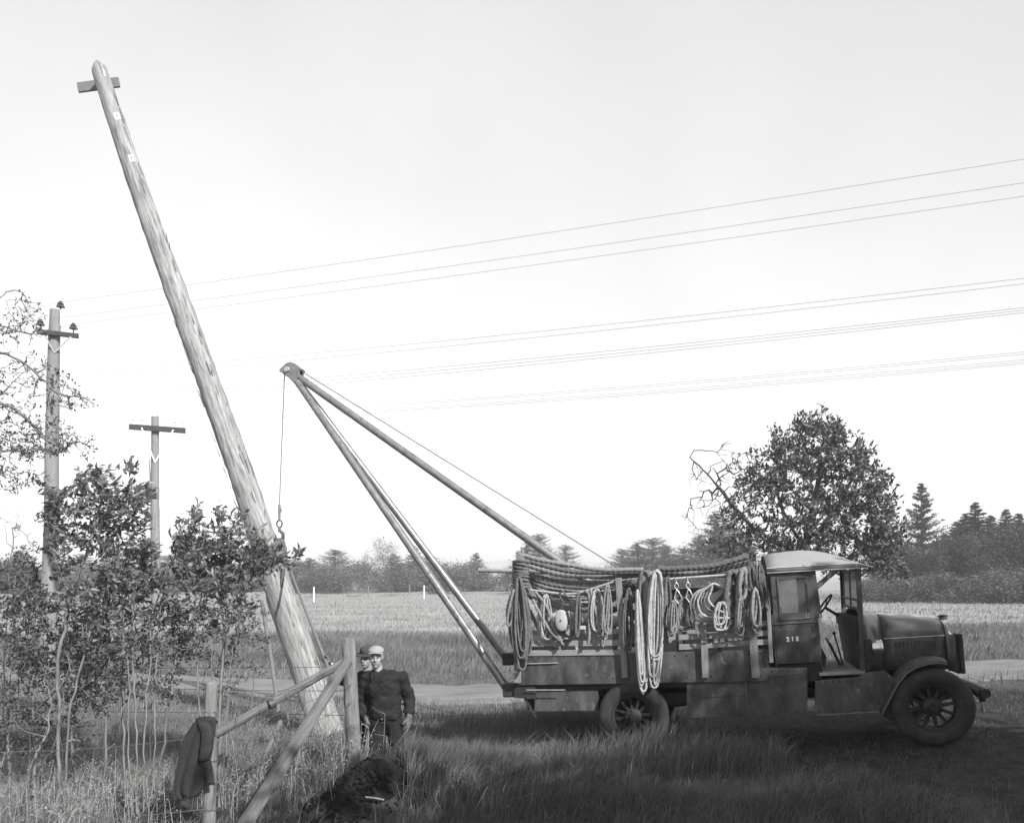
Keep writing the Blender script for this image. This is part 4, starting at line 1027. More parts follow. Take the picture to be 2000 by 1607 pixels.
# hood, cowl, radiator
def section(x, yl, zb, zm, zt, n=9, e=2.3):
    pts = [Vector((x, yl, zb)), Vector((x, yl, zb + (zm - zb) * .5)), Vector((x, yl, zm))]
    for k in range(1, n + 1):
        a = math.pi / 2 * k / n; pts.append(Vector((x, CY - (CY - yl) * math.cos(a) ** (2 / e), zm + (zt - zm) * math.sin(a) ** (2 / e))))
    return pts + [Vector((q.x, WID - q.y, q.z)) for q in pts[-2::-1]]
s0t, s1t = T(1722, 1197, CY), T(1838, 1204.5, CY); s0m, s1m = T(1724, 1247, .45), T(1845, 1240.5, .45); s0b, s1b = T(1728, 1308, .45), T(1848, 1307, .45)
x0, x1 = s0m.x, s1m.x
lerp = lambda a, b, t: a + (b - a) * t
secs = [section(lerp(x0, x1, t), .45, lerp(s0b.z, s1b.z, t), lerp(s0m.z, s1m.z, t), lerp(s0t.z, s1t.z, t)) for t in np.linspace(.012, .988, 6)]
hood = B(MB().loft(secs), 'hood', 'hood', solid=.006, ang=60)
B(MB().tube([V3((x0 + .01, 0, s0m.z), .446), V3((x1, 0, s1m.z), .446)], .006, 6), 'hood_hinge', 'galv', hood)
B(MB().tube([V3((x0, 0, s0t.z + .004), CY), V3((x1, 0, s1t.z + .004), CY)], .007, 6), 'hood_hinge', 'galv', hood)
for k in range(11):
    px = 1660 + .1992 * (452 + k * 37.6); a = T(px, 1252.5 - k * .25, .445); b = T(px + 3 + k * -.1, 1300, .445)
    B(MB().loft([[Vector((q.x - .022, .452, q.z)), Vector((q.x + .004, .425, q.z)), Vector((q.x + .008, .452, q.z))] for q in (a, a.lerp(b, .06), a.lerp(b, .94), b)]), 'louvre', 'hood', hood, ang=30)
    B(MB().beam(V3((a.x + .010, 0, a.z - .01), .4475), V3((b.x + .010, 0, b.z + .01), .4475), .006, .003), 'louvre_slot', 'under', hood, smooth=False)
# cowl between windscreen and hood
pw_t, pw_b = T(1684, 1194, .17), T(1690, 1312, .17)
cs = []
for t in np.linspace(0, 1, 6):
    u = t * t * (3 - 2 * t); x = lerp(pw_b.x + .01, x0 - .004, t)
    cs.append(section(x, lerp(.17, .445, u), lerp(pw_b.z, s0b.z, t), lerp(pw_t.z - .28, s0m.z, t), lerp(pw_t.z + .01, s0t.z + .012, t), e=lerp(3.4, 2.3, t)))
cowl = B(MB().loft(cs), 'cowl', 'hood', solid=.008, ang=60)
B(MB().tube(cs[-1], .006, 6, cap=False), 'cowl_bead', 'under', cowl)
# radiator shell, core, cap
rs = []
for px, pt, dz in ((1846, 1205, 0), (1853, 1211, 0), (1859, 1221, 0), (1864, 1236, 0)):
    tq = T(px, pt, CY); q = T(px, 1240, .45); rs.append(section(q.x, .442, s1b.z - .02, min(q.z, tq.z - .01), tq.z))
shell = B(MB().loft(rs), 'radiator_shell', 'hood', solid=.01, ang=60)
xr = rs[-1][0].x; zt_ = T(1866, 1238, .45).z; zb_ = T(1870, 1316, .45).z
B(MB().box((xr + .035, CY, (zt_ + zb_) / 2), (.06, .74, zt_ - zb_)), 'radiator_core', 'under', smooth=False, bevel=.01)
B(MB().box((xr + .07, .47, (zt_ + zb_) / 2), (.05, .05, (zt_ - zb_) * 1.0)), 'radiator_side_bar', 'under', smooth=False, bevel=.012)
B(MB().box((xr + .07, WID - .47, (zt_ + zb_) / 2), (.05, .05, (zt_ - zb_))), 'radiator_side_bar', 'under', smooth=False, bevel=.012)
cpz = T(1842, 1208, CY)
B(MB().lathe([(.05, 0), (.05, .03), (.03, .035), (.03, .05), (.045, .05), (.045, .065), (.001, .07)], (cpz.x, CY, cpz.z - .01), (0, 0, 1), 14), 'radiator_cap', 'iron')
B(MB().beam((cpz.x - .07, CY, cpz.z + .035), (cpz.x + .06, CY, cpz.z + .035), .02, .02), 'cap_lever', 'iron', smooth=False)
# front end: spring horns and bumper
for yy in (.42, WID - .42):
    B(MB().tube([(xr - .05, yy, HUBZ + .17), (xr + .12, yy, HUBZ + .16), (xr + .24, yy, HUBZ + .06), (xr + .25, yy, HUBZ - .01)], [.05, .05, .045, .04], 10), 'spring_horn', 'under')
B(MB().tube([(xr + .27, .34, HUBZ + .1), (xr + .27, WID - .34, HUBZ + .1)], .06, 12), 'bumper', 'under')
B(MB().tube([(xr + .1, CY, HUBZ - .08), (xr + .36, CY, HUBZ - .08), (xr + .36, CY, HUBZ - .22)], .014, 8), 'starting_crank', 'iron')
# front fenders
edge = [(1722, 1391), (1731, 1374), (1740, 1357), (1748, 1341), (1756, 1328), (1771, 1310), (1791, 1298), (1815, 1291.5), (1835, 1290), (1850, 1293)]
fe = [T(px, py, -.02) for px, py in edge]
def fender(flip):
    rows = []
    for i, q in enumerate(fe):
        up = .035 * math.sin(min(1, i / 4) * math.pi / 2)
        r = []
        for yy, dz, dx in ((-.02, -.035, 0), (-.02, 0, 0), (.03, up * .6, 0), (.12, up, 0), (.24, up * .9, 0), (.40, up * .4, 0)):
            r.append(Vector((q.x + dx, yy if not flip else WID - yy, q.z + dz)))
        rows.append(r)
    f = B(MB().loft(rows), 'front_fender', 'paint', solid=.006, ang=70)
    B(MB().tube([V3((q.x, 0, q.z - .03), -.022 if not flip else WID + .022) for q in fe], .009, 6), 'fender_bead', 'hood', f)
    a = fe[0]; b = T(1762, 1415, .1)
    B(MB().prism([(a.x, a.z + .0), (fe[2].x, fe[2].z), (fe[3].x + .1, fe[3].z - .1), (b.x, b.z), (b.x - .06, b.z + .02)], .10 if not flip else WID - .115, .115 if not flip else WID - .10), 'splash_guard', 'under', f, smooth=False)
    return f
fender(False); fender(True)
# cowl lamps
for yy, s in ((.06, 1), (WID - .06, -1)):
    c = T(1708, 1265, .06); c = Vector((c.x, yy, c.z))
    lamp = B(MB().lathe([(.001, -.04), (.085, -.035), (.098, 0), (.098, .06), (.104, .063), (.106, .085), (.098, .09), (.09, .085), (.001, .08)], c, (1, 0, 0), 28), 'cowl_lamp', 'brass')
    B(MB().box(c + Vector((-.075, 0, -.01)), (.075, .13, .25)), 'lamp_bracket', 'under', lamp, smooth=False, bevel=.012)
    B(MB().beam(c + Vector((-.08, 0, -.02)), c + Vector((-.10, .16 * s, -.02)), .03, .03), 'lamp_arm', 'under', lamp, smooth=False)
    B(MB().lathe([(.001, .093), (.05, .091), (.088, .086)], c, (1, 0, 0), 24), 'lens', 'glass', lamp)

# cab
NY, FY = .14, WID - .14
er, ef = T(1498, 1119, NY - .03), T(1684, 1108.5, NY - .03)
crown = [T(px, py, CY) for px, py in ((1479.5, 1086), (1500, 1082), (1530, 1078), (1560, 1075.5), (1595, 1075), (1630, 1078), (1660, 1084.5), (1685, 1095), (1704, 1107))]
rows = []; x_eave0 = er.x
for i, c in enumerate(crown):
    t = i / (len(crown) - 1); x = lerp(er.x, ef.x + .13, t)
    ze = er.z + (ef.z - er.z) * (x - er.x) / (ef.x - er.x); zc = max(c.z, ze + .01) if i < len(crown) - 1 else ze + .015
    sk = .062 * (1 - max(0, (t - .8) / .2) ** 2); row = []
    ys = [-1, -1, -.985, -.93, -.8, -.6, -.4, -.2, 0, .2, .4, .6, .8, .93, .985, 1, 1]
    for k, u in enumerate(ys):
        z = ze if k in (0, len(ys) - 1) else ze + sk + max(0, zc - ze - sk) * (1 - abs(u) ** 2.4)
        row.append(Vector((x, CY + u * (CY - NY + .03), z)))
    rows.append(row)
roof = B(MB().loft(rows), 'cab_roof', 'roof', solid=.014, ang=50)
for s in (1, -2):
    B(MB().tube([Vector((r[s].x, r[s].y - .006 * (1 if s == 1 else -1), r[s].z)) for r in rows], .009, 6), 'roof_moulding', 'galv', roof)
B(MB().tube([Vector((r[0].x, r[0].y - .004, r[0].z)) for r in rows[:-1]], .007, 6), 'roof_moulding', 'galv', roof)
for px in (1571, 1588, 1673):
    q = T(px, 1103 if px < 1600 else 1105, NY - .04); B(MB().ell(q, .011), 'rivet', 'galv', roof)
def door(y, sgn):
    """rear half of the cab side: lower panel, window frame, glass"""
    yi = y + .035 * sgn; L_, R_ = 1503.5, 1593
    t0 = T(L_, 1117, NY); t1 = T(R_, 1113, NY); w0 = T(1516, 1126.5, NY); w1 = T(1585, 1210, NY); m0 = T(1505, 1219, NY); m1 = T(1599, 1217, NY)
    bl = T(1512, 1297, NY); br = T(1607, 1295, NY)
    xl, xm, xr_, zt, zm, zb = t0.x, w0.x, t1.x, t0.z, m0.z, bl.z
    def pr(poly, y0, y1): return MB().prism(poly, min(y0, y1), max(y0, y1))
    d = B(pr([(xl, zm), (m1.x, zm + .0), (br.x, zb), (xl, zb)], y, yi), 'door', 'paint', smooth=False, bevel=.006)
    wz0, wz1 = T(1550, 1126.5, NY).z, T(1550, 1210, NY).z; xa, xb = w0.x, w1.x
    for nm, poly in (('door_rail', [(xl, zt), (xr_, zt), (xr_, wz0), (xl, wz0)]), ('door_rail', [(xl, wz1), (m1.x, wz1), (m1.x, zm + .003), (xl, zm + .003)]),
                     ('door_stile', [(xl, wz0 - .002), (xa, wz0 - .002), (xa, wz1 + .002), (xl, wz1 + .002)]), ('door_stile', [(xb, wz0 - .002), (xr_, wz0 - .002), (xr_ + .03, wz1 + .002), (xb, wz1 + .002)])):
        B(pr(poly, y + .003 * sgn, yi - .002 * sgn), nm, 'paint', d, smooth=False, bevel=.004)
    g = .018
    for poly in ([(xa, wz0), (xb, wz0), (xb, wz0 - g), (xa, wz0 - g)], [(xa, wz1 + g), (xb, wz1 + g), (xb, wz1), (xa, wz1)], [(xa, wz0 - g), (xa + g, wz0 - g), (xa + g, wz1 + g), (xa, wz1 + g)], [(xb - g, wz0 - g), (xb, wz0 - g), (xb, wz1 + g), (xb - g, wz1 + g)]):
        B(pr(poly, y - .008 * sgn, y + .02 * sgn), 'window_frame', 'hood', d, smooth=False, bevel=.003)
    B(pr([(xa + .004, wz0 - .004), (xb - .004, wz0 - .004), (xb - .004, wz1 + .004), (xa + .004, wz1 + .004)], y + .014 * sgn, y + .018 * sgn), 'window_pane', 'glass', d, smooth=False)
    B(MB().beam((xl, y - .006 * sgn, zm), (m1.x, y - .006 * sgn, zm), .014, .018), 'door_moulding', 'hood', d, smooth=False, bevel=.004)
    px0, px1 = T(1513, 1230, NY), T(1590, 1288, NY)
    B(pr([(px0.x, px0.z), (px1.x, px0.z), (px1.x + .05, px1.z), (px0.x, px1.z)], y - .004 * sgn, y + .002 * sgn), 'door_panel', 'paint', d, smooth=False, bevel=.003)
    B(MB().tube([(xr_ - .0, y - .03 * sgn, zm + .1), (xr_ + .01, y - .035 * sgn, zm - .02)], .009, 6), 'door_handle', 'galv', d)
    return d
dn = door(NY, 1); door(FY, -1)
# fleet number
fc = bpy.data.curves.new('number', 'FONT'); fc.body = '215'; fc.size = .078; fc.extrude = .0012; fc.space_character = 1.5; fc.offset = .0035; fc.resolution_u = 3
fo = bpy.data.objects.new('number', fc); COL.objects.link(fo); bpy.context.view_layer.update()
fm = bpy.data.meshes.new_from_object(fo.evaluated_get(bpy.context.evaluated_depsgraph_get())); bpy.data.objects.remove(fo)
q = T(1536, 1252, NY); fm.transform(Matrix.Translation((q.x, NY - .0065, q.z)) @ Matrix.Rotation(math.pi / 2, 4, 'X')); fm.materials.clear()
tag(link('number', fm, K['white'], dn, smooth=False), 'white fleet number 215')
# rear wall and quarter posts
xl = T(1503.5, 1117, NY).x; zt = T(1503.5, 1117, NY).z; zb = T(1512, 1330, NY).z; zm = T(1505, 1200, NY).z
B(MB().box((xl - .012, CY, (zm + zb) / 2), (.02, FY - NY - .01, zm - zb)), 'cab_rear_wall', 'paint', smooth=False)
for yy in (NY + .22, CY, FY - .22): B(MB().box((xl - .012, yy, (zt + zm) / 2), (.03, .05, zt - zm)), 'cab_rear_bar', 'paint', smooth=False)
# lower cab: seat riser, floor, valance with step, windscreen
rect('seat_riser', 'under', 1512, 1298, 1606, 1330, NY + .06, FY - .06, tp=1296, bt=1334)
flz = T(1640, 1312, NY).z; xa = T(1600, 1312, NY).x; xb = T(1690, 1312, NY).x
B(MB().box(((xa + xb) / 2, CY, flz - .02), (xb - xa, FY - NY, .04)), 'cab_floor', 'crate', smooth=False, bevel=.004)
for y0, y1 in ((NY - .03, NY + .02), (FY - .02, FY + .03)):
    pl = [T(*p, NY - .03) for p in ((1592, 1330), (1608, 1328), (1678, 1322), (1690, 1314), (1728, 1309), (1752, 1330), (1738, 1358), (1722, 1390), (1596, 1397), (1592, 1390))]
    B(MB().prism([(p.x, p.z) for p in pl], y0, y1), 'side_valance', 'paint', smooth=False, bevel=.006)
B(MB().tube([T(1597, 1396.5, NY - .05), T(1721, 1390, NY - .05)], .012, 6), 'valance_bead', 'hood')
pt, pb_ = T(1676, 1111, .17), T(1685.5, 1312, .17)
for yy in (.17, WID - .17):
    B(MB().beam((pt.x, yy, pt.z), (pb_.x, yy, pb_.z), .045, .062, up=(1, 0, 0)), 'windscreen_post', 'paint', smooth=False, bevel=.006)
def wx(z): return lerp(pb_.x, pt.x, (z - pb_.z) / (pt.z - pb_.z))
zs = [pt.z - .02, T(1680, 1172, .17).z, pw_t.z + .03]
for z in zs: B(MB().beam((wx(z), .19, z), (wx(z), WID - .19, z), .028, .032), 'windscreen_rail', 'paint', smooth=False, bevel=.004)
B(MB().beam((wx(zs[0]), CY, zs[0] - .02), (wx(zs[2]), CY, zs[2] + .02), .024, .024, up=(1, 0, 0)), 'windscreen_bar', 'paint', smooth=False)
for i in range(2):
    for y0, y1 in ((.195, CY - .014), (CY + .014, WID - .195)):
        a, b = zs[i] - .018, zs[i + 1] + .018
        B(MB().add([(wx(a), y0, a), (wx(a), y1, a), (wx(b), y1, b), (wx(b), y0, b)], [(0, 1, 2, 3)]), 'windscreen_pane', 'glass', smooth=False, solid=.005)
# dash, steering, levers, seat
dz = T(1664, 1206, .25)
B(MB().box((wx(dz.z) - .06, CY, dz.z - .07), (.12, FY - NY - .12, .16)), 'dashboard', 'under', smooth=False, bevel=.01)
B(MB().prism([(wx(dz.z) - .10, dz.z - .14), (wx(dz.z), dz.z - .14), (pb_.x, flz), (pb_.x - .03, flz)], .2, WID - .2), 'firewall', 'under', smooth=False)
SY = WID - .48
sc_ = T(1608, 1184, SY); s2 = T(1646, 1218, SY); ax = (s2 - sc_); ax.y = 0; ax = ax.normalized()
ax = Vector((.80, 0, -.6)).normalized()
sw = B(MB().tube([sc_ + (Vector((.6, 0, .8)) * math.cos(a) + Vector((0, 1, 0)) * math.sin(a)) * .2 for a in np.linspace(0, 2 * math.pi, 33)], .014, 8, cap=False), 'steering_wheel', 'under')
for k in range(4):
    a = math.pi / 4 + k * math.pi / 2; B(MB().tube([sc_ + ax * .03, sc_ + (Vector((.6, 0, .8)) * math.cos(a) + Vector((0, 1, 0)) * math.sin(a)) * .2], .008, 6), 'wheel_spoke', 'under', sw)
B(MB().tube([sc_ + ax * .02, sc_ + ax * .85], .02, 8), 'steering_column', 'under')
for (px0, py0, px1, py1) in ((1629, 1236, 1647, 1300), (1620, 1254, 1643, 1300), (1613, 1245, 1641, 1300)):
    a, b = T(px0, py0, CY), T(px1, py1, CY)
    l = B(MB().tube([b - Vector((0, 0, .1)), b, a], .011, 8), 'lever', 'under'); 
    if px0 == 1629: B(MB().ell(a, .024), 'lever_knob', 'under', l)
ss = T(1592, 1262, NY + .1)
B(MB().box((xl + .30, CY, flz + .42), (.5, FY - NY - .1, .16)), 'seat_cushion', 'leather', smooth=True, bevel=.05)
B(MB().box((xl + .06, CY, flz + .68), (.12, FY - NY - .1, .42)), 'seat_back', 'leather', smooth=True, bevel=.04)
B(MB().prism([(xl + .52, flz + .40), (xl + .60, flz + .30), (xl + .66, flz + .16), (xl + .62, flz + .02), (xl + .56, flz + .18), (xl + .5, flz + .2)], .5, .62), 'hanging_rag', 'leather', smooth=False, bevel=.01)

# bed
bt = lambda px: 1272 - (px - 1330) * .022
rl, rr_x = 1010, 1502
a, b, c, d = T(rl, 1281, .02), T(rr_x, 1268, .02), T(rr_x, 1330, .02), T(rl, 1338, .02)
for y0 in (.02, WID - .06):
    B(MB().prism([(a.x, a.z), (b.x, b.z), (c.x, c.z), (d.x, d.z)], y0, y0 + .04), 'side_board', 'paint', smooth=False, bevel=.006)
B(MB().prism([(a.x, a.z - .06), (b.x, b.z - .06), (b.x, b.z - .1), (a.x, a.z - .1)], .07, WID - .07), 'bed_floor', 'crate', smooth=False)
B(MB().prism([(d.x, d.z + .02), (c.x - .05, c.z + .02), (c.x - .05, c.z - .05), (d.x, d.z - .1)], .10, WID - .10), 'bed_sill', 'under', smooth=False)
B(MB().box((a.x + .02, CY, a.z - .02), (.04, WID - .06, .45)), 'tail_board', 'paint', smooth=False, bevel=.006)
B(MB().tube([T(1028, 1296, -.0), T(1090, 1294, .0)], .008, 6), 'edge_strip', 'galv'); B(MB().tube([T(1028, 1347, .0), T(1104, 1347, .0)], .008, 6), 'edge_strip', 'galv')
# rear step sill, under boxes, strut
rect('rear_sill', 'under', 1004, 1340, 1045, 1365, .05, WID - .05, tp=1340, bt=1362)
rect('under_box', 'paint', 1044, 1345, 1168, 1388, .12, .62, tp=1343, bt=1389)
B(MB().beam(T(1025, 1362, .1), T(1047, 1401, .1), .03, .03), 'prop_leg', 'under', smooth=False)
tb = rect('tool_box', 'paint', 1341, 1306, 1577, 1393, .06, .6, tp=1304, bt=1402, bevel=.008)
p0, p1 = T(1456, 1316, .052), T(1460, 1385, .052); B(MB().beam(p0, p1, .012, .02, up=(1, 0, 0)), 'box_strap', 'hood', tb, smooth=False)
B(MB().beam(T(1366, 1362, .054), T(1456, 1358, .054), .006, .006), 'box_seam', 'under', tb, smooth=False)
B(MB().beam(T(1490, 1319, .052), T(1566, 1315, .052), .006, .02), 'box_ledge', 'hood', tb, smooth=False)
rect('far_tool_box', 'under', 1341, 1310, 1575, 1385, WID - .6, WID - .06)
B(MB().box((T(1583, 1366, .3).x, .42, T(1583, 1366, .3).z), (.2, .2, .03)), 'step_bar', 'galv', smooth=False)
# stakes and slats, near and far side
def stake(px0, py0, px1, py1, w=.09, near=True, m='stake'):
    p, q = T(px0, py0, 0), T(px1, py1, 0); 
    for y in ((-.022,) if near else (WID + .02,)):
        B(MB().beam((q.x, y, q.z - .02), (p.x, y, p.z), .045, w, up=(1, 0, 0)), 'stake', m, smooth=False, bevel=.005)
for near in (True, False):
    stake(1016, 1082, 1011, 1330, .10, near); stake(1208, 1128, 1221, 1320, .085, near); stake(1262, 1113, 1262, 1320, .10, near)
    stake(1374, 1216, 1378, 1320, .09, near); stake(1461, 1108, 1476, 1320, .10, near); stake(1499, 1160, 1506, 1290, .05, near)
def slat(pxa, ya, pxb, yb, th, y=.012, near=True):
    a, b = T(pxa, ya, 0), T(pxb, yb, 0); a2, b2 = T(pxa, ya + th, 0), T(pxb, yb + th, 0); yy = .003 if near else WID - .028
    B(MB().prism([(a.x, a.z), (b.x, b.z), (b2.x, b2.z), (a2.x, a2.z)], yy, yy + .025), 'slat', 'slat', smooth=False, bevel=.004)
for near in (True, False):
    for ya, yb in ((1220.5, 1211.5), (1239.5, 1230.5), (1258.5, 1247.5)): slat(1326, ya, 1505, yb, 10.5, near=near)
    for ya, yb in ((1231, 1227), (1252, 1249), (1270, 1268)): slat(1012, ya, 1226, yb, 11, near=near)
# rails, bars and long pipe over the load
B(MB().tube([T(935, 1113.5, CY - .2), T(1418, 1123, CY - .2)], .038, 10), 'ridge_pipe', 'slat')
B(MB().tube([T(1036, 1152, -.05), T(1070, 1156, -.05), T(1102, 1160, -.05), T(1128, 1158.5, -.05), T(1150, 1152, -.05), T(1198, 1136, -.05)], .016, 8), 'hanging_bar', 'galv')
B(MB().tube([T(1300, 1131, -.04), T(1440, 1121, -.04)], .017, 8), 'hanging_bar', 'galv')
for px, py, pb2 in ((1320, 1129, 1146), (1342, 1127.5, 1143)): pass
B(MB().tube([T(1010, 1143, -.05), T(998, 1141, -.05), T(994, 1146, -.05), T(998, 1152, -.05), T(1003, 1148, -.05)], .014, 8), 'iron_hook', 'galv')
B(MB().beam(T(1022, 1166, .2), T(1058, 1240, .2), .05, .05), 'load_brace', 'stake', smooth=False, bevel=.004)
B(MB().beam(T(1062, 1172, .12), T(1092, 1245, .12), .03, .09), 'load_brace', 'stake', smooth=False, bevel=.004)
B(MB().beam(T(1026, 1132, .05), T(1086, 1250, .05), .03, .06), 'load_brace', 'stake', smooth=False, bevel=.004)
# derrick: two legs from the tail, a boom up from the bed, sheave head
HW = P(566, 724, 12.75); HL = TMI @ HW
la, lb = T(990, 1344, .16), T(988, 1284, WID - .2); bmb = T(1196, 1170, CY); 
dl = (HL - la).normalized()
# boom foot carries on down to the bed
bd = (bmb - HL).normalized(); foot = bmb + bd * .75
for nm, p, r in (('derrick_leg', la, .062), ('derrick_leg', lb, .062), ('derrick_boom', foot, .064)):
    s = (p - HL).normalized(); B(MB().tube([p, HL + s * .12], [r, r * .92], 16), nm, 'tube')
for p in (la, lb):
    B(MB().box(p + Vector((.06, 0, -.02)), (.22, .16, .2)), 'leg_shoe', 'under', smooth=False, bevel=.02)
hd = thing('head_frame'); bpy.data.objects.remove(hd)
# head plates in the plane of the hoist cable
prof = [(-.16, .02), (-.02, .11), (.05, .12), (.12, .09), (.25, -.03), (.22, -.06), (.2, -.16), (.08, -.22), (.0, -.12), (-.05, -.06), (-.14, -.02)]
hp = None
for y0 in (-.075, .055):
    pm = MB().prism([(HL.x + x * 1.0, HL.z + z) for x, z in prof], HL.y + y0, HL.y + y0 + .02)
    if hp is None: hp = B(pm, 'derrick_head', 'tube', smooth=False, bevel=.006)
    else: B(pm, 'head_plate', 'tube', hp, smooth=False, bevel=.006)
B(MB().prism([(HL.x - .16, HL.z + .02), (HL.x - .02, HL.z + .115), (HL.x + .05, HL.z + .125), (HL.x + .12, HL.z + .095), (HL.x + .25, HL.z - .03), (HL.x + .22, HL.z - .05), (HL.x + .1, HL.z + .05), (HL.x, HL.z + .08)], HL.y - .055, HL.y + .055), 'head_cover', 'tube', hp, smooth=False)
B(MB().ring([(.02, -.03), (.085, -.04), (.10, -.04), (.085, -.01), (.085, .01), (.10, .04), (.085, .04), (.02, .03)], HL + Vector((-.02, 0, .0)), (0, 1, 0), 24), 'sheave', 'galv', hp)
B(MB().lathe([(.001, -.11), (.04, -.11), (.045, -.10), (.045, -.076), (.02, -.07), (.02, .09), (.001, .09)], HL + Vector((-.0, 0, .0)), (0, 1, 0), 18), 'sheave_pin', 'galv', hp)
# winch drum inside the bed
wd = T(1262, 1150, CY); B(MB().tube([(wd.x, .35, wd.z - .1), (wd.x, WID - .35, wd.z - .1)], .12, 14), 'winch_drum', 'under')
for yy in (.4, WID - .4): B(MB().box((wd.x, yy, wd.z - .5), (.1, .05, 1.0)), 'winch_stand', 'under', smooth=False)

# rivets and bolt heads: rows too small to pick apart
def rivets(parent, pts, r=.011):
    m = MB()
    for q in pts: m.ell(q, (r, r * .6, r), None, 6, 4)
    o = B(m, 'rivet_row', 'under', parent); o['kind'] = 'stuff'
sb_ = [o for o in truck.children if o.name.startswith('side_board')][0]
rivets(sb_, [T(px, py, .016) for px in range(1030, 1500, 24) for py in (1286 - (px - 1010) * .02, 1326 - (px - 1010) * .014)])
rivets(tb, [T(px, 1311 - (px - 1341) * .004, .056) for px in range(1348, 1575, 16)] + [T(px, 1396 - (px - 1341) * .036, .056) for px in range(1348, 1575, 16)])
vl_ = [o for o in truck.children if o.name.startswith('side_valance')][0]
rivets(vl_, [T(px, 1389 - (px - 1600) * .05, NY - .034) for px in range(1600, 1716, 14)] + [T(px, 1334 - (px - 1600) * .09, NY - .034) for px in range(1612, 1690, 14)])
rivets(hood, [T(px, 1304, .44) for px in range(1730, 1760, 8)], .007)
# dark tool cabinet standing across the front of the bed
cq = T(1310, 1150, .95); cq2 = T(1495, 1150, .95); bzz = T(1400, 1275, .95).z
B(MB().box(((cq.x + cq2.x) / 2, 1.1, (cq.z + bzz) / 2), (cq2.x - cq.x, .5, cq.z - bzz)), 'tool_cabinet', 'paint', smooth=False, bevel=.01)

# hoist cable (own thing): drum to head, over the sheave, down to the hook
ct = TM @ (HL + Vector((.2, 0, -.03))); cw = TM @ T(1249, 1134, CY)
top = TM @ (HL + Vector((-.10, 0, -.02))); hk = Vector((top.x - .085, top.y, P(545, 985, 12.75).z))
cb = MB().tube([cw, ct, TM @ (HL + Vector((.07, 0, .07))), TM @ (HL + Vector((-.06, 0, .07))), top, hk], .009, 7).build('hoist_cable', K['cable'])
tag(cb, 'taut steel hoist cable running over the derrick head down to the sling', 'cable')
s = MB()
s.tube([hk, hk - UP * .1, hk - UP * .26], [.02, .026, .018], 8); s.tube([hk - UP * .04 + Vector((.01, 0, 0)), hk - UP * .12 + Vector((.04, 0, 0))], .01, 6)
s.build('cable_splice', K['cable'], cb)
rc = hk - UP * .32
s = MB().tube([rc + Vector((math.sin(a) * .045, 0, math.cos(a) * .06)) for a in np.linspace(0, 6.283, 17)], .013, 7, cap=False); s.build('shackle', K['iron'], cb)
hkp = [rc - UP * .05, rc - UP * .11, rc - UP * .16 + Vector((.06, 0, 0)), rc - UP * .24 + Vector((.06, 0, 0)), rc - UP * .28 + Vector((0, 0, 0)), rc - UP * .24 - Vector((.06, 0, 0)), rc - UP * .18 - Vector((.065, 0, 0))]
MB().tube(hkp, [.02, .026, .03, .032, .03, .022, .01], 8).build('hook', K['iron'], cb)
# ---------------------------------------------------------------- ropes and tackle on the truck (each its own thing)
def curve(pts, n=10):
    """smooth path through points"""
    pts = [Vector(p) for p in pts]; P4 = [pts[0] * 2 - pts[1]] + pts + [pts[-1] * 2 - pts[-2]]; out = []
    for i in range(1, len(P4) - 2):
        a, b, c, d = P4[i - 1:i + 3]
        for k in range(n):
            t = k / n; out.append(.5 * ((2 * b) + (c - a) * t + (2 * a - 5 * b + 4 * c - d) * t * t + (3 * b - a - 3 * c + d) * t ** 3))
    return out + [pts[-1]]
def rope_mesh(paths, r, lay=70, n=12, amp=.2):
    m = MB()
    for p in paths: m.tube([TM @ q for q in p], r, n, True, 3, lay, amp)
    return m
def dens(path, step):
    out = [path[0]]
    for a, b in zip(path[:-1], path[1:]):
        k = max(1, int((b - a).length / step)); out += [a.lerp(b, (i + 1) / k) for i in range(k)]
    return out
GS = 'thick ropes slung over the truck bed'
def swag(px0, py0, px1, py1, sag, y, r, m, label):
    pts = []
    for i in range(33):
        t = i / 32; sx = px0 + (px1 - px0) * t; sy = py0 + (py1 - py0) * t + 1.6 * math.sin(9 * t + py0 * 1.7) * (t * (1 - t) * 4) + sag * 4 * t * (1 - t) * (1 + .25 * (.5 - t)); pts.append(T(sx, sy, y + .05 * math.sin(3 * t + px0)))
    tag(rope_mesh([dens(pts, .018)], r, 85, amp=.12).build('slung_rope', K[m], ang=180), label, 'rope', GS)
rg = random.Random(3)
ORD = ['topmost ', 'second from top ', 'third from top ', 'fourth from top ', 'fifth from top ', 'middle ', 'fifth from bottom ', 'fourth from bottom ', 'third from bottom ', 'second from bottom ', 'lowest ']
lab_r = 'thick rope sagging from the tail stake across the rear bed'
for i, (a, b, s) in enumerate([(1084, 1112, 10), (1093, 1116, 12), (1101, 1121, 14), (1112, 1128, 18), (1120, 1133, 22), (1128, 1137, 27), (1134, 1143, 31), (1140, 1148, 36), (1146, 1153, 40), (1150, 1158, 44), (1155, 1164, 46)]):
    swag(1024 + rg.uniform(-4, 4), a, 1256 + rg.uniform(-6, 6), b, s, .15 + .11 * (i % 4) + .05 * i, .032 + .004 * (i % 3), ('rope_m', 'rope_d', 'rope_m')[i % 3], ORD[i] + lab_r)
for i, (a, b, s) in enumerate([(1110, 1086, 9), (1115, 1091, 11), (1119, 1096, 11), (1113, 1090, 10)]):
    swag(1284, a, 1462, b, s, .2 + .2 * i, .042, ('rope_d', 'rope_m')[i % 2], 'thick laid rope sagging from the middle stake to behind the cab')
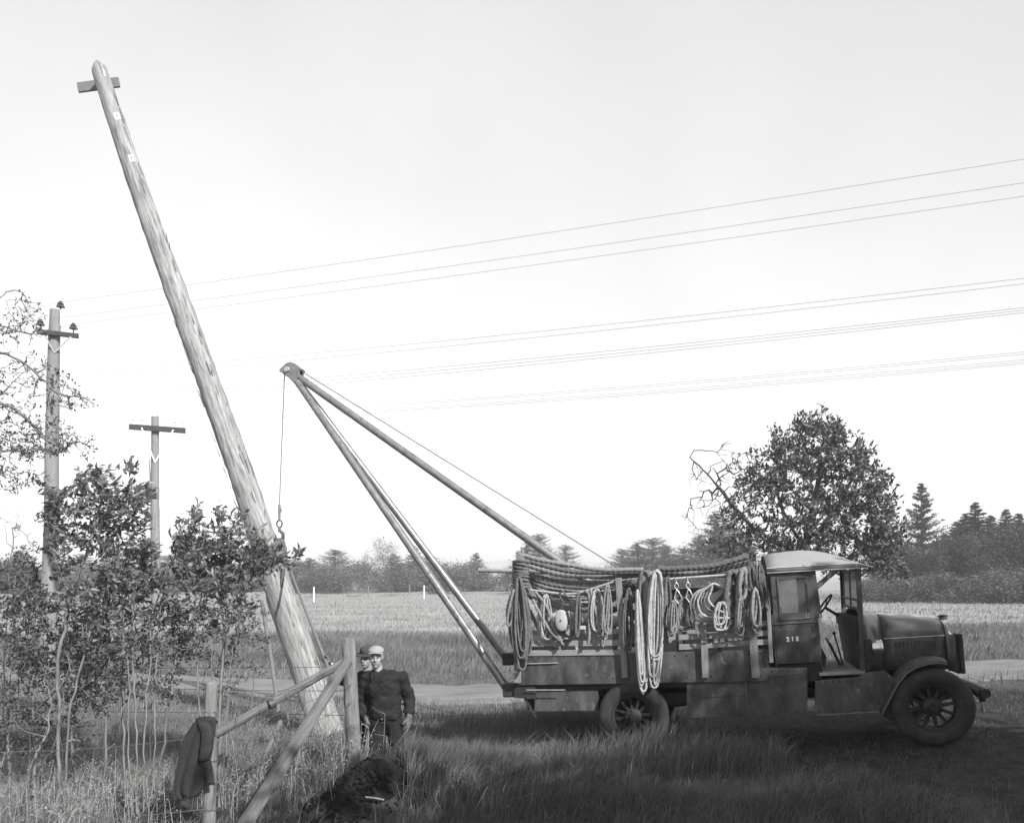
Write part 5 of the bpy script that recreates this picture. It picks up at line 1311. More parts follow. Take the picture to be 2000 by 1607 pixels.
def hank(cx, top, bot, w, loops, r, m, label, y=-.1, skew=0, cat='rope coil', tight=.25, seed=1, lay=95, bunch=.16):
    """a coil hung up by its middle: one rope running round long loops"""
    rng = random.Random(seed); path = []; sk0 = skew + rng.uniform(-5, 5)
    for k in range(loops):
        skew = sk0 + rng.uniform(-4, 4); ww = w * rng.uniform(.3, 1.05) * (.5 + .5 * (k + 1) / loops); bb = bot + rng.uniform(-1, .12) * (bot - top) * .27; tt = top + rng.uniform(-.5, 1) * 3; yy = y + rng.uniform(-bunch, bunch) * .45
        ox = rng.uniform(-.16, .16) * w
        for i in range(20):
            a = 2 * math.pi * i / 20; sx = math.sin(a); cz = math.cos(a); v = (1 - cz) / 2
            wid = ww * .5 * (tight + (1 - tight) * math.sin(min(1, v * 1.25) * math.pi / 2) ** 1.0)
            path.append(T(cx + ox * v + skew * v + wid * (1 if sx >= 0 else -1) * abs(sx) ** .6, tt + (bb - tt) * v, yy + .03 * sx))
    path = curve(path, 3)
    return tag(rope_mesh([dens(path, .035)], r, lay).build('rope_coil', K[m], ang=180), label, cat, 'coils of rope hung on the truck side')
hank(1013, 1128, 1302, 44, 13, .015, 'rope_d', 'long dark hank of rope hanging from the tail stake', seed=2, y=-.12, tight=.5)
hank(1004, 1150, 1228, 26, 3, .016, 'rope_m', 'loose pale loop of rope beside the dark tail hank', seed=3, y=-.15, skew=-4)
hank(1245, 1152, 1352, 24, 11, .013, 'rope_l', 'long white hank of rope reaching down the truck side to above the rear wheel', seed=4, y=-.13, skew=14, tight=.35)
hank(1283, 1114, 1338, 42, 15, .0135, 'rope_l', 'broad white hank of rope over the middle stake', seed=5, y=-.11, skew=-8, tight=.75)
hank(1258, 1116, 1230, 30, 6, .02, 'rope_d', 'dark bundle of rope tied behind the white hanks', seed=6, y=-.02, tight=.7)
hank(1315, 1174, 1243, 26, 8, .012, 'rope_m', 'small brown hank of cord bound at its waist', seed=7, y=-.13, tight=.6)
def ring_coil(cx, cy, rx, ry, tilt, n, r, m, label, y=-.1, seed=1, a0=0, a1=6.283, lay=95):
    rng = random.Random(seed); path = []
    for k in range(n):
        s = .55 + .45 * (k + 1) / n; dx = rng.uniform(-2, 2); 
        for i in range(24):
            a = a0 + (a1 - a0) * i / 24; u = math.cos(a) * rx * s * (1 - .25 * math.sin(a)); v = math.sin(a) * ry * s
            path.append(T(cx + dx + u * math.cos(tilt) - v * math.sin(tilt), cy + u * math.sin(tilt) + v * math.cos(tilt), y + rng.uniform(-.05, .05)))
    path = curve(path, 3)
    return tag(rope_mesh([dens(path, .035)], r, lay).build('rope_coil', K[m], ang=180), label, 'rope coil', 'coils of rope hung on the truck side')
def fan(top, mids, end, n, r, m, label, y, seed):
    rng = random.Random(seed); path = []
    for k in range(n):
        t = k / (n - 1); q = [(lerp(a[0], b[0], t), lerp(a[1], b[1], t)) for a, b in mids]; yy = y - .03 * (k % 3)
        fw = [T(top[0] + rng.uniform(-2, 2), top[1] + rng.uniform(-1, 3), yy)] + [T(u + rng.uniform(-1, 1), w + rng.uniform(-1, 1), yy) for u, w in q] + [T(end[0] + rng.uniform(-3, 3) - 2 * t, end[1] + rng.uniform(-1, 1) - 14 * t, yy)]
        path += fw if k % 2 == 0 else fw[::-1]
    return tag(rope_mesh([dens(curve(path, 5), .03)], r, 110).build('rope_coil', K[m], ang=180), label, 'rope coil', 'coils of rope hung on the truck side')
fan((1390, 1142), [((1359, 1158), (1388, 1154)), ((1350, 1184), (1384, 1172)), ((1362, 1212), (1398, 1188))], (1424, 1212), 6, .0155, 'rope_l', 'fanned white coil of rope tied up in front of the dark ropes', -.10, 8)
fan((1396, 1140), [((1408, 1142), (1415, 1150)), ((1420, 1150), (1424, 1162))], (1424, 1168), 5, .015, 'rope_l', 'short white rope bights showing beside the doubled dark rope', -.05, 9)
hank(1432, 1116, 1212, 34, 4, .032, 'rope_d', 'very thick dark rope doubled over the hanging bar', seed=10, y=-.1, tight=.8, lay=55)
hank(1452, 1112, 1190, 30, 4, .026, 'rope_m', 'thick brown rope looped beside the doubled dark rope', seed=11, y=-.08, tight=.7, lay=60)
hank(1130, 1158, 1240, 16, 4, .013, 'rope_d', 'thin dark hank hanging from the sagging bar near the block', seed=31, y=-.08, tight=.6)
hank(1186, 1142, 1262, 18, 5, .013, 'rope_m', 'slim brown hank hanging from the sagging bar beside the second stake', seed=32, y=-.08, tight=.6)
hank(1228, 1150, 1275, 20, 6, .014, 'rope_d', 'dark slim hank hanging just behind the long white hank', seed=33, y=-.05, tight=.5)
hank(1304, 1128, 1232, 18, 5, .014, 'rope_d', 'dark slim hank hanging between the broad white hank and the snatch blocks', seed=34, y=-.06, tight=.6)
hank(1475, 1150, 1236, 26, 6, .015, 'rope_m', 'brown hank drooping over the slats by the cab', seed=35, y=-.12, tight=.6)
hank(1348, 1178, 1222, 22, 5, .012, 'rope_d', 'small dark hank under the snatch blocks', seed=36, y=-.06, tight=.7)
hank(1066, 1162, 1246, 30, 8, .011, 'rope_l', 'loose pale coil hanging behind the slanting ropes at the tail', seed=41, y=-.04, tight=.6)
hank(1166, 1150, 1240, 26, 7, .011, 'rope_l', 'loose pale coil hanging behind the straight slack rope', seed=42, y=-.04, tight=.7)
hank(1338, 1168, 1236, 34, 9, .011, 'rope_m', 'wide brown tangle drooping over the top slat under the snatch blocks', seed=43, y=-.05, tight=.8)
hank(1410, 1176, 1232, 44, 9, .011, 'rope_l', 'wide pale tangle drooping over the top slat beside the fanned coil', seed=44, y=-.14, tight=.8)
hank(1446, 1170, 1240, 26, 7, .012, 'rope_m', 'brown tangle of cord hung low by the tall front stake', seed=45, y=-.13, tight=.7)
ring_coil(1098, 1238, 26, 11, .1, 6, .012, 'rope_m', 'flat brown coil lying along the rear slats under the block', seed=46, y=-.05)
# frayed bundle by the cab
rng_ = random.Random(12); paths = []
for k in range(34):
    x0 = 1462 + rng_.uniform(-6, 26); y0 = 1100 + rng_.uniform(-6, 10); paths.append(curve([T(x0, y0, -.04), T(x0 + rng_.uniform(-6, 12), y0 + rng_.uniform(18, 34), -.10 + rng_.uniform(-.05, .05)), T(x0 + rng_.uniform(0, 22), y0 + rng_.uniform(45, 85), -.07)], 5))
m_ = MB()
for p_ in paths: m_.tube([TM @ q for q in p_], .008, 5)
tag(m_.build('rope_bundle', K['rope_d']), 'frayed tangle of thin dark cord hung behind the cab corner', 'rope bundle')
# tail lashings at the head of the tail stake
paths = []
for k in range(10):
    y0 = 1098 + k * 5; paths.append([T(1017 + 14 * math.cos(a), y0 + 3 * math.sin(a + k), -.02 + .1 * math.sin(a)) for a in np.linspace(0, 6.6, 18)])
tag(rope_mesh(paths, .022, 70).build('rope_lashing', K['rope_d'], ang=180), 'dark rope lashing wound round the top of the tail stake', 'rope')
m_ = MB(); m_.tube([TM @ T(1008, 1078, -.02), TM @ T(1024, 1086, -.02)], .02, 6); m_.tube([TM @ T(1019, 1069, 0), TM @ T(1024, 1106, 0)], .018, 6)
tag(m_.build('belaying_stick', K['stake']), 'crossed sticks lashed to the top of the tail stake', 'sticks')
# ropes over the sagging bar
for lab, pts in (('slack brown rope hanging straight from the sagging bar', [(1143, 1152), (1151, 1165), (1150, 1200), (1151, 1235), (1149, 1258)]), ('slack brown rope hanging slantwise from the sagging bar', [(1153, 1150), (1157, 1168), (1165, 1200), (1175, 1232)]),
                 ('brown rope slanting from the tail stake to the tackle block', [(1040, 1170), (1058, 1205), (1075, 1232), (1095, 1252)]), ('dark rope slanting from the tail lashing to the block', [(1045, 1155), (1068, 1185), (1082, 1225), (1100, 1260)])):
    tag(rope_mesh([dens(curve([T(px, py, -.1) for px, py in pts], 6), .03)], .021, 75).build('hanging_rope', K['rope_m'], ang=180), lab, 'rope')
# wooden tackle block on its hook
bc = T(1097, 1211, -.12)
blk = thing('tackle_block', TM @ bc, 'pale wooden tackle block hanging by an iron hook from the sagging bar', 'tackle block', M=TM @ Matrix.Translation(bc))
for yy in (-.05, .03): MB().ell((0, yy, 0), (.088, .028, .15), None, 20, 12).build('block_cheek', K['tarp'], blk, world=False)
MB().lathe([(.07, -.015), (.075, 0), (.07, .015)], (0, -.01, 0), (0, 1, 0), 20).build('sheave', K['iron'], blk, world=False)
MB().lathe([(.014, -.085), (.014, .07)], (0, 0, 0), (0, 1, 0), 10).build('pin', K['iron'], blk, world=False)
hkp = [(0, 0, .13), (.03, 0, .2), (.05, 0, .24), (.02, 0, .29), (-.0, 0, .33), (.0, 0, .37), (.04, 0, .395), (.075, 0, .37), (.07, 0, .33)]
MB().tube(curve([Vector(q) for q in hkp], 4), .013, 7).build('hook', K['iron'], blk, world=False)
MB().tube([Vector((.1, .02, .12)), Vector((.13, .02, 0)), Vector((.12, .02, -.12)), Vector((.06, .0, -.2))], .03, 8, True, 3, 60, .15).build('fall_rope', K['rope_m'], blk, world=False)
# two small iron blocks on the front bar
for px, py in ((1320, 1129.5), (1342.5, 1128)):
    c_ = T(px, py, -.07); s_ = thing('snatch_block', label='small iron snatch block with a diamond link hung on the front bar', cat='tackle block', group='snatch blocks on the front bar', M=TM @ Matrix.Translation(c_))
    MB().tube([Vector(q) for q in ((0, 0, .02), (0, 0, -.05), (-.03, 0, -.10), (0, 0, -.15), (.03, 0, -.10), (0, 0, -.05))], .008, 6).build('link', K['galv'], s_, world=False)
    MB().ring([(.02, -.02), (.06, -.02), (.06, .02), (.02, .02)], (.02, 0, -.27), (0, 1, 0), 18).build('pulley', K['rope_d'], s_, world=False)
    MB().tube([Vector(q) for q in ((0, -.03, -.15), (-.04, -.03, -.26), (.01, -.03, -.34), (.06, -.03, -.27), (.02, -.03, -.17), (0, -.03, -.15))], .008, 6).build('strap', K['galv'], s_, world=False)
# load inside the bed
def load(name, m, shape, label, cat, bevel=.01, smooth=False):
    return tag(shape.build(name, K[m], None, M=TM, smooth=smooth, bevel=bevel, world=False), label, cat)
bz = T(1250, 1285, .3).z - .12
def ix(px, y=.5): return T(px, 1230, y).x
cv = MB(); p_ = [(ix(1045, .9), .9), (ix(1205, .9), .9)]
rows = []
for i in range(15):
    t = i / 14; x = lerp(ix(1040, .8), ix(1200, .8), t); h = T(1120, 1148, .8).z - bz; row = []
    for k in range(13):
        u = k / 12; prof_ = math.sin(math.pi * u) ** .6 * (.55 + .45 * math.sin(math.pi * min(1, t * 1.15) ** .8)); row.append(Vector((x, .38 + .95 * u, bz + .02 + h * prof_ * .92 + .02 * float(hnoise(t * 8, u * 6)))))
    rows.append(row)
load('tarpaulin', 'tarp', MB().loft(rows), 'pale canvas tarpaulin humped over the load in the rear bed', 'tarpaulin', 0, True)
load('log', 'tarp', MB().tube([T(1085, 1206, .22), T(1222, 1214, .22)], [.10, .075], 14), 'pale tapered log lying across behind the rear slats', 'log', 0, True)
for k, (pa, pb2, y0, y1, h, lab) in enumerate([(1030, 1085, .25, .8, .34, 'dark wooden crate at the tail of the bed'), (1240, 1320, .3, .9, .5, 'tall dark crate behind the white hanks'), (1335, 1400, .2, .7, .36, 'wooden crate behind the front slats by the middle stake'), (1405, 1462, .2, .75, .33, 'low wooden crate of fittings behind the front slats'), (1340, 1480, .8, 1.4, .62, 'long crate on the far side of the bed')]):
    xa_, xb_ = ix(pa, y0), ix(pb2, y0); load('crate', 'crate', MB().box(((xa_ + xb_) / 2, (y0 + y1) / 2, bz + h / 2 + .04), (abs(xb_ - xa_), y1 - y0, h)), lab, 'crate')
rng_ = random.Random(21)
for k in range(12):                                  # iron bolts and clamps stowed behind the slats
    px = 1382 + k * 6.5; c_ = T(px, 1231 + rng_.uniform(-2, 2) - (px - 1382) * .05, .07); d_ = T(px + rng_.uniform(-3, 4), 1226 - (px - 1382) * .05, .07)
    tag(MB().tube([TM @ c_, TM @ d_], .011, 6).build('bolt', K['galv']), 'galvanised bolt standing in the row behind the front slats', 'bolt', 'bolts behind the front slats')
for px, py in ((1399, 1250), (1411, 1249), (1426, 1247), (1437, 1246), (1447, 1245)):
    c_ = T(px, py, .06); tag(MB().lathe([(.02, -.03), (.036, -.025), (.03, 0), (.036, .012), (.02, .035), (.001, .04)], TM @ c_, (0, 0, 1), 12).build('insulator', K['white']), 'white porcelain insulator stowed behind the lower front slats', 'insulator', 'insulators behind the front slats')
for px, py in ((1416, 1204), (1362, 1220)):
    a_, b_ = T(px - 2, py, -.03), T(px + 3, py + 24, -.03); tag(MB().tube([TM @ a_, TM @ a_.lerp(b_, .5), TM @ b_], [.02, .026, .006], 8).build('fid', K['gain']), 'pale wooden fid stuck between the top slats', 'fid', 'fids in the slats')
# rope sling round the timber pole under the hook
def pole_ring(t0, t1, turns, r_out, seed):
    pts = []
    for i in range(int(26 * turns) + 1):
        a = 2 * math.pi * i / 26; t = t0 + (t1 - t0) * i / (26 * turns); r = .262 + (.128 - .262) * t + r_out
        e1 = Vector((0, -1, 0)) - axis * Vector((0, -1, 0)).dot(axis); e1.normalize(); e2 = axis.cross(e1)
        pts.append(PB + axis * (PL * t) + (e1 * math.cos(a) + e2 * math.sin(a)) * r)
    return pts
m_ = MB()
hook_p = rc - UP * .28
for tt in (.272, .285):
    m_.tube(dens(pole_ring(tt, tt + .008, 1.05, .024, 1), .03), .026, 9, True, 3, 60, .16)
rp = pole_ring(.28, .28, 1, .03, 1)
right = max(rp, key=lambda q: q.x); near = min(rp, key=lambda q: q.y); leftp = min(rp, key=lambda q: q.x)
for q in (near + axis * .1, near - axis * .05, leftp + Vector((.05, -.1, .05))):
    m_.tube(dens(curve([q, q.lerp(hook_p, .55) + Vector((.05, -.12, .0)), hook_p], 6), .03), .026, 9, True, 3, 60, .16)
m_.tube(dens(curve([hook_p + Vector((.02, -.05, .03)), hook_p + Vector((.12, -.1, -.12)), hook_p + Vector((.10, -.1, -.45)), hook_p + Vector((.02, -.06, -.95))], 6), .03), .03, 9, True, 3, 60, .16)
m_.ell(hook_p + Vector((.02, -.03, -.04)), (.09, .07, .08))
tag(m_.build('rope_sling', K['rope_d'], ang=180), 'thick dark rope sling knotted round the tilted timber pole below the hook', 'rope')

# ---------------------------------------------------------------- people
def fuse(mb, voxel, it=4, dec=None):
    me_ = mb.mesh('tmp'); o = bpy.data.objects.new('tmp', me_); COL.objects.link(o)
    r = o.modifiers.new('r', 'REMESH'); r.mode = 'VOXEL'; r.voxel_size = voxel
    s = o.modifiers.new('s', 'SMOOTH'); s.iterations = it; s.factor = .5
    bpy.context.view_layer.update()
    out = bpy.data.meshes.new_from_object(o.evaluated_get(bpy.context.evaluated_depsgraph_get())); bpy.data.objects.remove(o)
    out.materials.clear(); return out
def hand(m, wrist, fwd, side, nrm, curl=.5, s=1.0, grip=False):
    """palm, four unequal bent fingers and a thumb leaving the palm's side; fwd along the hand, side towards the thumb, nrm = palm direction"""
    f, sd, n = Vector(fwd).normalized(), Vector(side).normalized(), Vector(nrm).normalized(); w = Vector(wrist)
    pc = w + f * .05 * s
    for u in (-.028, -.01, .01, .028): m.cap(w + sd * u * .8 * s, .019 * s, w + f * .085 * s + sd * u * s, .015 * s, 8)
    for u, L in ((.030, .072), (.010, .08), (-.010, .074), (-.029, .058)):
        p = w + f * .088 * s + sd * u * s; ang = 0
        for k, seg in enumerate((.45, .32, .23)):
            ang += curl * (.6 if k == 0 else 1.0); d = f * math.cos(ang) + n * math.sin(ang); q = p + d * L * seg * s
            m.cap(p, (.0105 - .001 * k) * s, q, (.0095 - .001 * k) * s, 8); p = q
    p = w + f * .025 * s + sd * .032 * s; q = p + (sd * .7 + f * .6 + n * .35) * .04 * s; m.cap(p, .014 * s, q, .012 * s, 8); m.cap(q, .012 * s, q + (f * .75 + n * .55 + sd * .1) * .034 * s, .009 * s, 8)

def person(base, J, label, group, hat, jm, tm_, voxel=.009):
    g = thing('person', base, label, 'person', group); root = MATS[g.name]
    v = {k: Vector(x) for k, x in J.items() if k not in ('hands', 'turn')}
    hc = v['head']; Rh = Matrix.Rotation(J['turn'], 3, 'Z')
    H = lambda x, y, z: hc + Rh @ Vector((x, y, z))
    b = MB()
    # head: skull, face, jaw, nose, brow, ears, neck
    b.ell(H(0, .015, .03), (.077, .096, .105), Rh, 18, 12); b.ell(H(0, -.03, -.055), (.058, .062, .062), Rh, 14, 10); b.ell(H(0, -.062, -.098), (.026, .026, .022), Rh)
    b.ell(H(.038, -.055, -.03), (.026, .026, .026)); b.ell(H(-.038, -.055, -.03), (.026, .026, .026))
    b.cap(H(0, -.082, .018), .012, H(0, -.108, -.028), .015, 8); b.ell(H(.013, -.096, -.032), (.011, .012, .01)); b.ell(H(-.013, -.096, -.032), (.011, .012, .01))
    b.cap(H(-.045, -.070, .034), .010, H(.045, -.070, .034), .010, 8); b.cap(H(-.02, -.088, -.062), .009, H(.02, -.088, -.062), .009, 8)
    for s in (-1, 1): b.ell(H(.079 * s, .012, -.002), (.010, .022, .032), Rh)
    b.cap(H(0, .03, -.06), .056, v['neck'], .06, 12)
    b.ell(v['chest'], (.165, .105, .19)); b.ell(v['waist'], (.145, .1, .17)); b.ell(v['hip'], (.155, .105, .13))
    b.cap(v['neck'], .06, v['chest'], .1)
    for s in ('l', 'r'):
        b.cap(v['chest'] + Vector((0, 0, .1)), .07, v['sh_' + s], .058); b.cap(v['sh_' + s], .055, v['el_' + s], .042); b.cap(v['el_' + s], .042, v['wr_' + s], .028)
        b.cap(v['hip'], .1, v['hp_' + s], .085); b.cap(v['hp_' + s], .085, v['kn_' + s], .058); b.cap(v['kn_' + s], .056, v['an_' + s], .04); b.cap(v['an_' + s], .04, v['an_' + s] + Vector((0, -.12, -.05)), .032)
    for w, f, sd, n, c in J['hands']: hand(b, w, f, sd, n, c)
    me_ = fuse(b, voxel, 3); body = link('body', me_, K['skin'], g, ang=180)
    for w, f, sd, n, c in J['hands']:
        gm = MB(); hand(gm, w, f, sd, n, c, 1.0); gm.cap(w, .034, Vector(w) - Vector(f).normalized() * .03, .036)
        gme = fuse(gm, .006, 2); gn = [q_.normal.copy() for q_ in gme.vertices]
        for q_, n_ in zip(gme.vertices, gn): q_.co += n_ * .005
        link('glove', gme, K['skin_d'], g, ang=180)
    # face details
    for s in (-1, 1):
        MB().ell(H(.03 * s, -.0835, .011), (.011, .006, .0045), Rh).build('eye', K['eye'], body, world=False)
        MB().cap(H(.014 * s, -.089, .029), .005, H(.046 * s, -.081, .031), .004, 8).build('eyebrow', K['hair'], body, world=False)
    MB().cap(H(-.021, -.0955, -.063), .0035, H(.021, -.0955, -.063), .0035, 8).build('mouth', K['lip'], body, world=False)
    hr = MB(); hr.ell(H(0, .03, .03), (.082, .092, .085), Rh, 16, 10); hr.ell(H(0, .05, -.02), (.074, .062, .06), Rh); 
    link('hair', fuse(hr, .009, 2), K['hair'], g, ang=180)
    # jacket
    j = MB(); j.ell(v['chest'] + Vector((0, .0, -.02)), (.22, .15, .23)); j.ell(v['waist'] + Vector((0, 0, .03)), (.2, .15, .22)); j.ell(v['waist'] + Vector((0, 0, -.09)), (.205, .155, .13))
    j.cap(v['neck'] - Vector((0, -.005, .03)), .078, v['chest'] + Vector((0, 0, .08)), .15)
    for s in ('l', 'r'):
        q = v['wr_' + s].lerp(v['el_' + s], .1)
        j.cap(v['chest'] + Vector((0, 0, .1)), .105, v['sh_' + s], .08); j.cap(v['sh_' + s], .084, v['el_' + s], .077); j.cap(v['el_' + s], .077, q, .058)
        e = v['el_' + s]; rgn = random.Random(int(e.x * 1000))
        for k in range(5):                           # folds at the elbow and along the sleeve
            t = rgn.uniform(.1, .9); c_ = v['sh_' + s].lerp(e, t) if k < 3 else e.lerp(q, t); j.ell(c_ + Vector((rgn.uniform(-.02, .02), -.03, 0)), (.06, .045, .022), Euler((0, rgn.uniform(-.7, .7), 0)).to_matrix())
    rgn = random.Random(9)
    for k in range(9): j.ell(v['waist'] + Vector((rgn.uniform(-.13, .13), -.105, rgn.uniform(-.15, .25))), (.07, .03, .016), Euler((0, rgn.uniform(-.9, .9), 0)).to_matrix())
    jme = fuse(j, .012, 4); jn = [q_.normal.copy() for q_ in jme.vertices]
    for q_, n_ in zip(jme.vertices, jn): q_.co += n_ * (.009 * float(hnoise(q_.co.x + q_.co.z * .8, q_.co.z - q_.co.x * .5, 17)) + .005 * float(hnoise(q_.co.x, q_.co.z, 38, 2)))
    jo = link('jacket', jme, K[jm], g, ang=180)
    nk = v['neck']
    c1 = MB()
    for s in (-1, 1): c1.add([nk + Vector((.012 * s, -.10, -.06)), nk + Vector((.07 * s, -.055, .005)), nk + Vector((.085 * s, -.06, -.03)), nk + Vector((.055 * s, -.13, -.115))], [(0, 1, 2, 3)])
    c1.build('collar', K[jm], jo, world=False, smooth=False, solid=.012)
    for k in range(4): MB().ell(v['chest'].lerp(v['waist'], k / 3 - .15) + Vector((.012, -.142 + .004 * k, 0)), (.011, .005, .011), None, 10, 6).build('button', K['hat'], jo, world=False)
    # trousers and boots
    t_ = MB(); t_.ell(v['hip'] + Vector((0, 0, .02)), (.178, .125, .15))
    for s in ('l', 'r'):
        t_.cap(v['hip'], .115, v['hp_' + s], .108); t_.cap(v['hp_' + s], .108, v['kn_' + s], .084); t_.cap(v['kn_' + s], .084, v['an_' + s] + Vector((0, 0, .02)), .07)
        for k in range(3): t_.ell(v['hp_' + s].lerp(v['kn_' + s], .3 + .3 * k) + Vector((0, -.06, 0)), (.06, .04, .018), Euler((0, .5 - .4 * k, 0)).to_matrix())
    link('trousers', fuse(t_, .012, 4), K[tm_], g, ang=180)
    for s in ('l', 'r'):
        bt_ = MB(); a_ = v['an_' + s]; bt_.cap(a_ + Vector((0, 0, .06)), .055, a_ + Vector((0, 0, -.03)), .052); bt_.cap(a_ + Vector((0, .02, -.04)), .045, a_ + Vector((0, -.16, -.055)), .04)
        link('boot', fuse(bt_, .012, 2), K['boot'], g, ang=180)
    if hat == 'cap':   # soft flat cap
        c_ = MB(); c_.ell(H(0, .015, .085), (.098, .118, .042), Rh @ Matrix.Rotation(.12, 3, 'X'), 20, 10); c_.ell(H(0, .03, .098), (.088, .098, .046), Rh); c_.ell(H(0, .0, .066), (.086, .103, .026), Rh)
        cap_ = link('cap', fuse(c_, .008, 4), K['cap'], g, ang=180)
        vm = MB(); rows_ = [[H(math.sin(a) * (.07 + .012 * r_), -.06 - math.cos(a) * (.035 + .016 * r_), .070 - .002 * r_ - .010 * math.sin(a) ** 2 * r_) for a in np.linspace(-1.45, 1.45, 13)] for r_ in range(3)]
        vm.loft(rows_).build('visor', K['cap'], cap_, world=False, solid=.008, ang=180)
    else:
        c_ = MB(); c_.ell(H(0, .015, .10), (.09, .108, .065), Rh, 18, 10); c_.ell(H(0, .015, .07), (.089, .107, .03), Rh)
        h_ = link('hat', fuse(c_, .009, 3), K['hat'], g, ang=180)
        rows_ = [[H(math.sin(a) * (.086 + .075 * r_), .015 - math.cos(a) * (.104 + .07 * r_), .062 - .012 * r_ - .018 * r_ * math.cos(a) ** 2 + .016 * r_ * math.sin(a) ** 2) for a in np.linspace(0, 2 * math.pi, 33)] for r_ in (0, .5, 1)]
        MB().loft(rows_).build('hat_brim', K['hat'], h_, world=False, solid=.007, ang=180)
    return g
b1 = P(754, 1550, 9.25); b1.z = gzf(b1.x, b1.y)
man1 = person(b1, dict(head=(-.115, -.03, 1.655), turn=.10, neck=(-.095, 0, 1.505), chest=(-.035, .0, 1.31), waist=(-.005, 0, 1.08), hip=(.0, .0, .94),
    sh_l=(-.235, .02, 1.385), el_l=(-.33, .09, 1.12), wr_l=(-.24, .02, .92), sh_r=(.185, .0, 1.415), el_r=(.272, .07, 1.145), wr_r=(.285, -.03, .955),
    hp_l=(-.09, 0, .88), kn_l=(-.12, -.03, .49), an_l=(-.14, .02, .1), hp_r=(.10, 0, .88), kn_r=(.14, -.02, .49), an_r=(.16, .03, .1),
    hands=[((.285, -.04, .945), (-.1, -.05, -1), (-.5, -.8, 0), (-.9, .3, 0), .35), ((-.235, .01, .91), (.1, -.05, -1), (.4, -.8, 0), (.9, .3, 0), .5)]),
    'man in a pale flat cap and dark jacket standing beside the tall fence post', 'men at the fence corner', 'cap', 'jacket', 'trousers')
b2 = P(718, 1530, 9.75); b2.z = gzf(b2.x, b2.y)
hx = P(634, 1286, 10.0) - b2
sh = Vector((-.19, .0, 1.33))
el = sh.lerp(hx, .52) + Vector((0, .05, -.14))
wr = el + (hx - el).normalized() * ((hx - el).length - .09)
man2 = person(b2, dict(head=(-.01, -.03, 1.615), turn=-.25, neck=(0, 0, 1.465), chest=(0, 0, 1.27), waist=(.02, 0, 1.05), hip=(.03, 0, .92),
    sh_l=tuple(sh), el_l=tuple(el), wr_l=tuple(wr), sh_r=(.19, 0, 1.34), el_r=(.26, .06, 1.06), wr_r=(.22, -.08, .86),
    hp_l=(-.07, 0, .86), kn_l=(-.1, -.03, .48), an_l=(-.12, .02, .1), hp_r=(.12, 0, .86), kn_r=(.15, -.02, .48), an_r=(.17, .03, .1),
    hands=[(tuple(wr), tuple(hx - wr), (.35, -.1, .9), (-.2, -.95, 0), 1.15), ((.22, -.085, .85), (0, -.1, -1), (-.5, -.8, 0), (-.9, .3, 0), .4)]),
    'man in a dark brimmed hat half hidden behind another man, gripping a pike pole', 'men at the fence corner', 'hat', 'trousers', 'trousers')
# his white cuff
cu = wr.lerp(el, .13); MB().lathe([(.052, -.014), (.055, 0), (.052, .014), (.04, .014), (.04, -.014)], cu, (wr - el).normalized(), 14).build('shirt_cuff', K['shirt'], man2, world=False)
# the pike he holds, leaning on the timber pole
hw = b2 + hx; q = P(566, 1112, 12.45); p = hw + (hw - q).normalized() * .55
pk = tag(MB().tube([p, hw, q], [.024, .024, .018], 8).build('pike_pole', K['board']), 'dark pike pole held against the right edge of the tilted timber pole', 'pike pole')
MB().tube([q, q + (q - p).normalized() * .14], [.016, .003], 7).build('iron_point', K['iron'], pk)

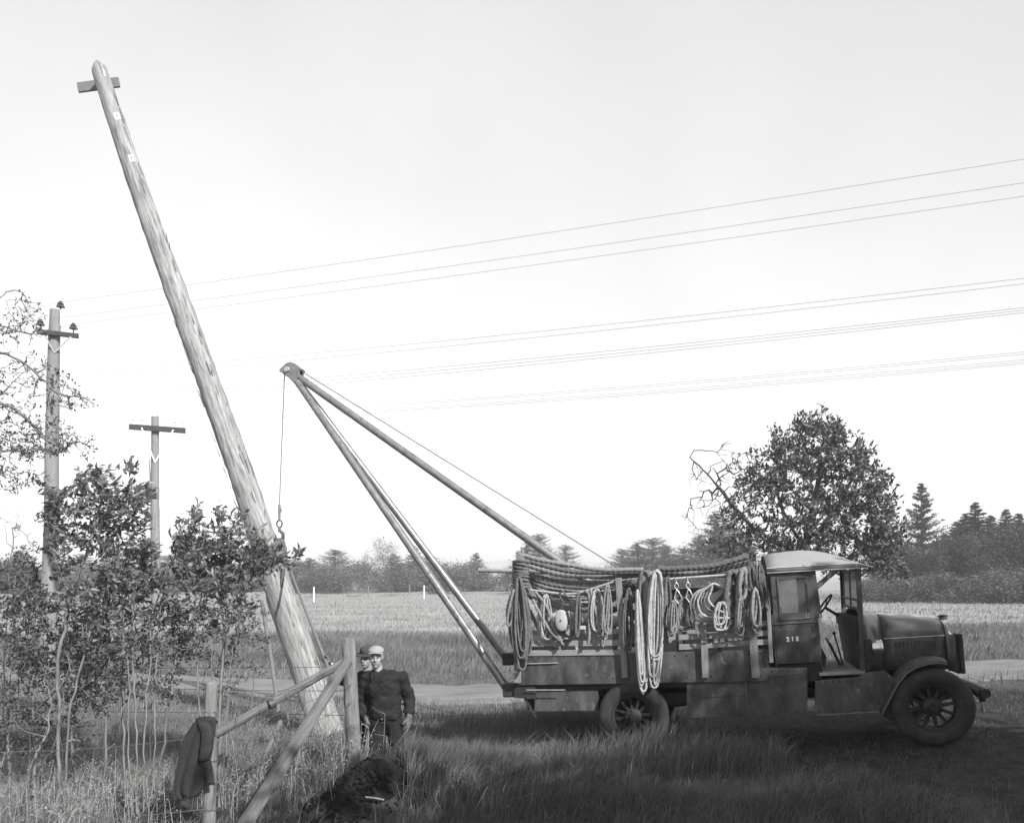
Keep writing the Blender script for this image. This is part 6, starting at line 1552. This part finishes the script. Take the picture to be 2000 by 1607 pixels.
# ---------------------------------------------------------------- the coat on the post
def FP(px, py, dy=0.0): return P(px, py, dL - .10 + dy)
rowsC = [(1400, 392, 421), (1408, 381, 423), (1420, 372, 422), (1436, 362, 420), (1455, 355, 416), (1475, 350, 412), (1495, 345, 408), (1515, 341, 404), (1532, 339, 399), (1545, 340, 394), (1553, 346, 388), (1558, 354, 380)]
cloth = []
for i, (py, a, b_) in enumerate(rowsC):
    t = i / (len(rowsC) - 1); row = []
    for k in range(33):
        u = k / 32; fold = (.006 + .013 * t) * math.sin(u * 14 + 2.2 * t) + .007 * math.sin(u * 31 + 5 * t) * t + .05 * math.sin(math.pi * u) * (1 - t * .3)
        row.append(FP(a + (b_ - a) * u, py + 2.5 * math.sin(u * 11 + 1) * t, -.02 - fold))
    cloth.append(row)
coat = MB().loft(cloth).build('coat', K['coat'], None, solid=.02, ang=180)
md = coat.modifiers.new('smooth', 'SUBSURF'); md.levels = 1; md.render_levels = 1
def sleeve(pts, name='sleeve'):
    m = MB(); rows_ = []
    for px, py, dy, w, th in pts:
        rows_.append([FP(px, py, dy) + Vector((w * math.cos(q), -th * math.sin(q), .006 * math.sin(5 * q + py))) for q in np.linspace(0, 2 * math.pi, 17)])
    m.loft(rows_).build(name, K['coat'], coat, solid=.008, ang=180)
sleeve([(391, 1404, -.05, .02, .015), (396, 1410, -.08, .05, .022), (402, 1420, -.10, .064, .03), (404, 1428, -.105, .054, .022), (406, 1440, -.11, .062, .034), (404, 1450, -.11, .054, .024), (404, 1460, -.115, .066, .032), (402, 1470, -.11, .056, .024), (400, 1480, -.105, .056, .03), (399, 1488, -.09, .036, .014)])
sleeve([(402, 1476, -.08, .03, .02), (404, 1490, -.09, .044, .022), (406, 1499, -.09, .036, .016), (407, 1508, -.09, .042, .022), (410, 1518, -.085, .034, .016), (411, 1526, -.085, .036, .02), (412, 1530, -.085, .035, .018)])
sleeve([(388, 1404, .0, .03, .03), (400, 1400, -.02, .05, .035), (412, 1402, .02, .04, .03), (421, 1410, .07, .02, .02)], 'collar')
tag(coat, 'dark wool coat hung by its collar on the round-topped fence post', 'coat')
# ---------------------------------------------------------------- light haze over the fields
hb = MB().box((20, 740, 14), (2600, 1720, 32)).build('haze', None, None, smooth=False)
hm = bpy.data.materials.new('haze_air'); hm.use_nodes = True; N_ = hm.node_tree.nodes; N_.remove(N_['Principled BSDF'])
pv = N_.new('ShaderNodeVolumePrincipled'); pv.inputs['Color'].default_value = (.92, .92, .92, 1); pv.inputs['Density'].default_value = .0013
hm.node_tree.links.new(pv.outputs[0], N_['Material Output'].inputs['Volume']); hb.data.materials.append(hm)
tag(hb, kind='stuff')
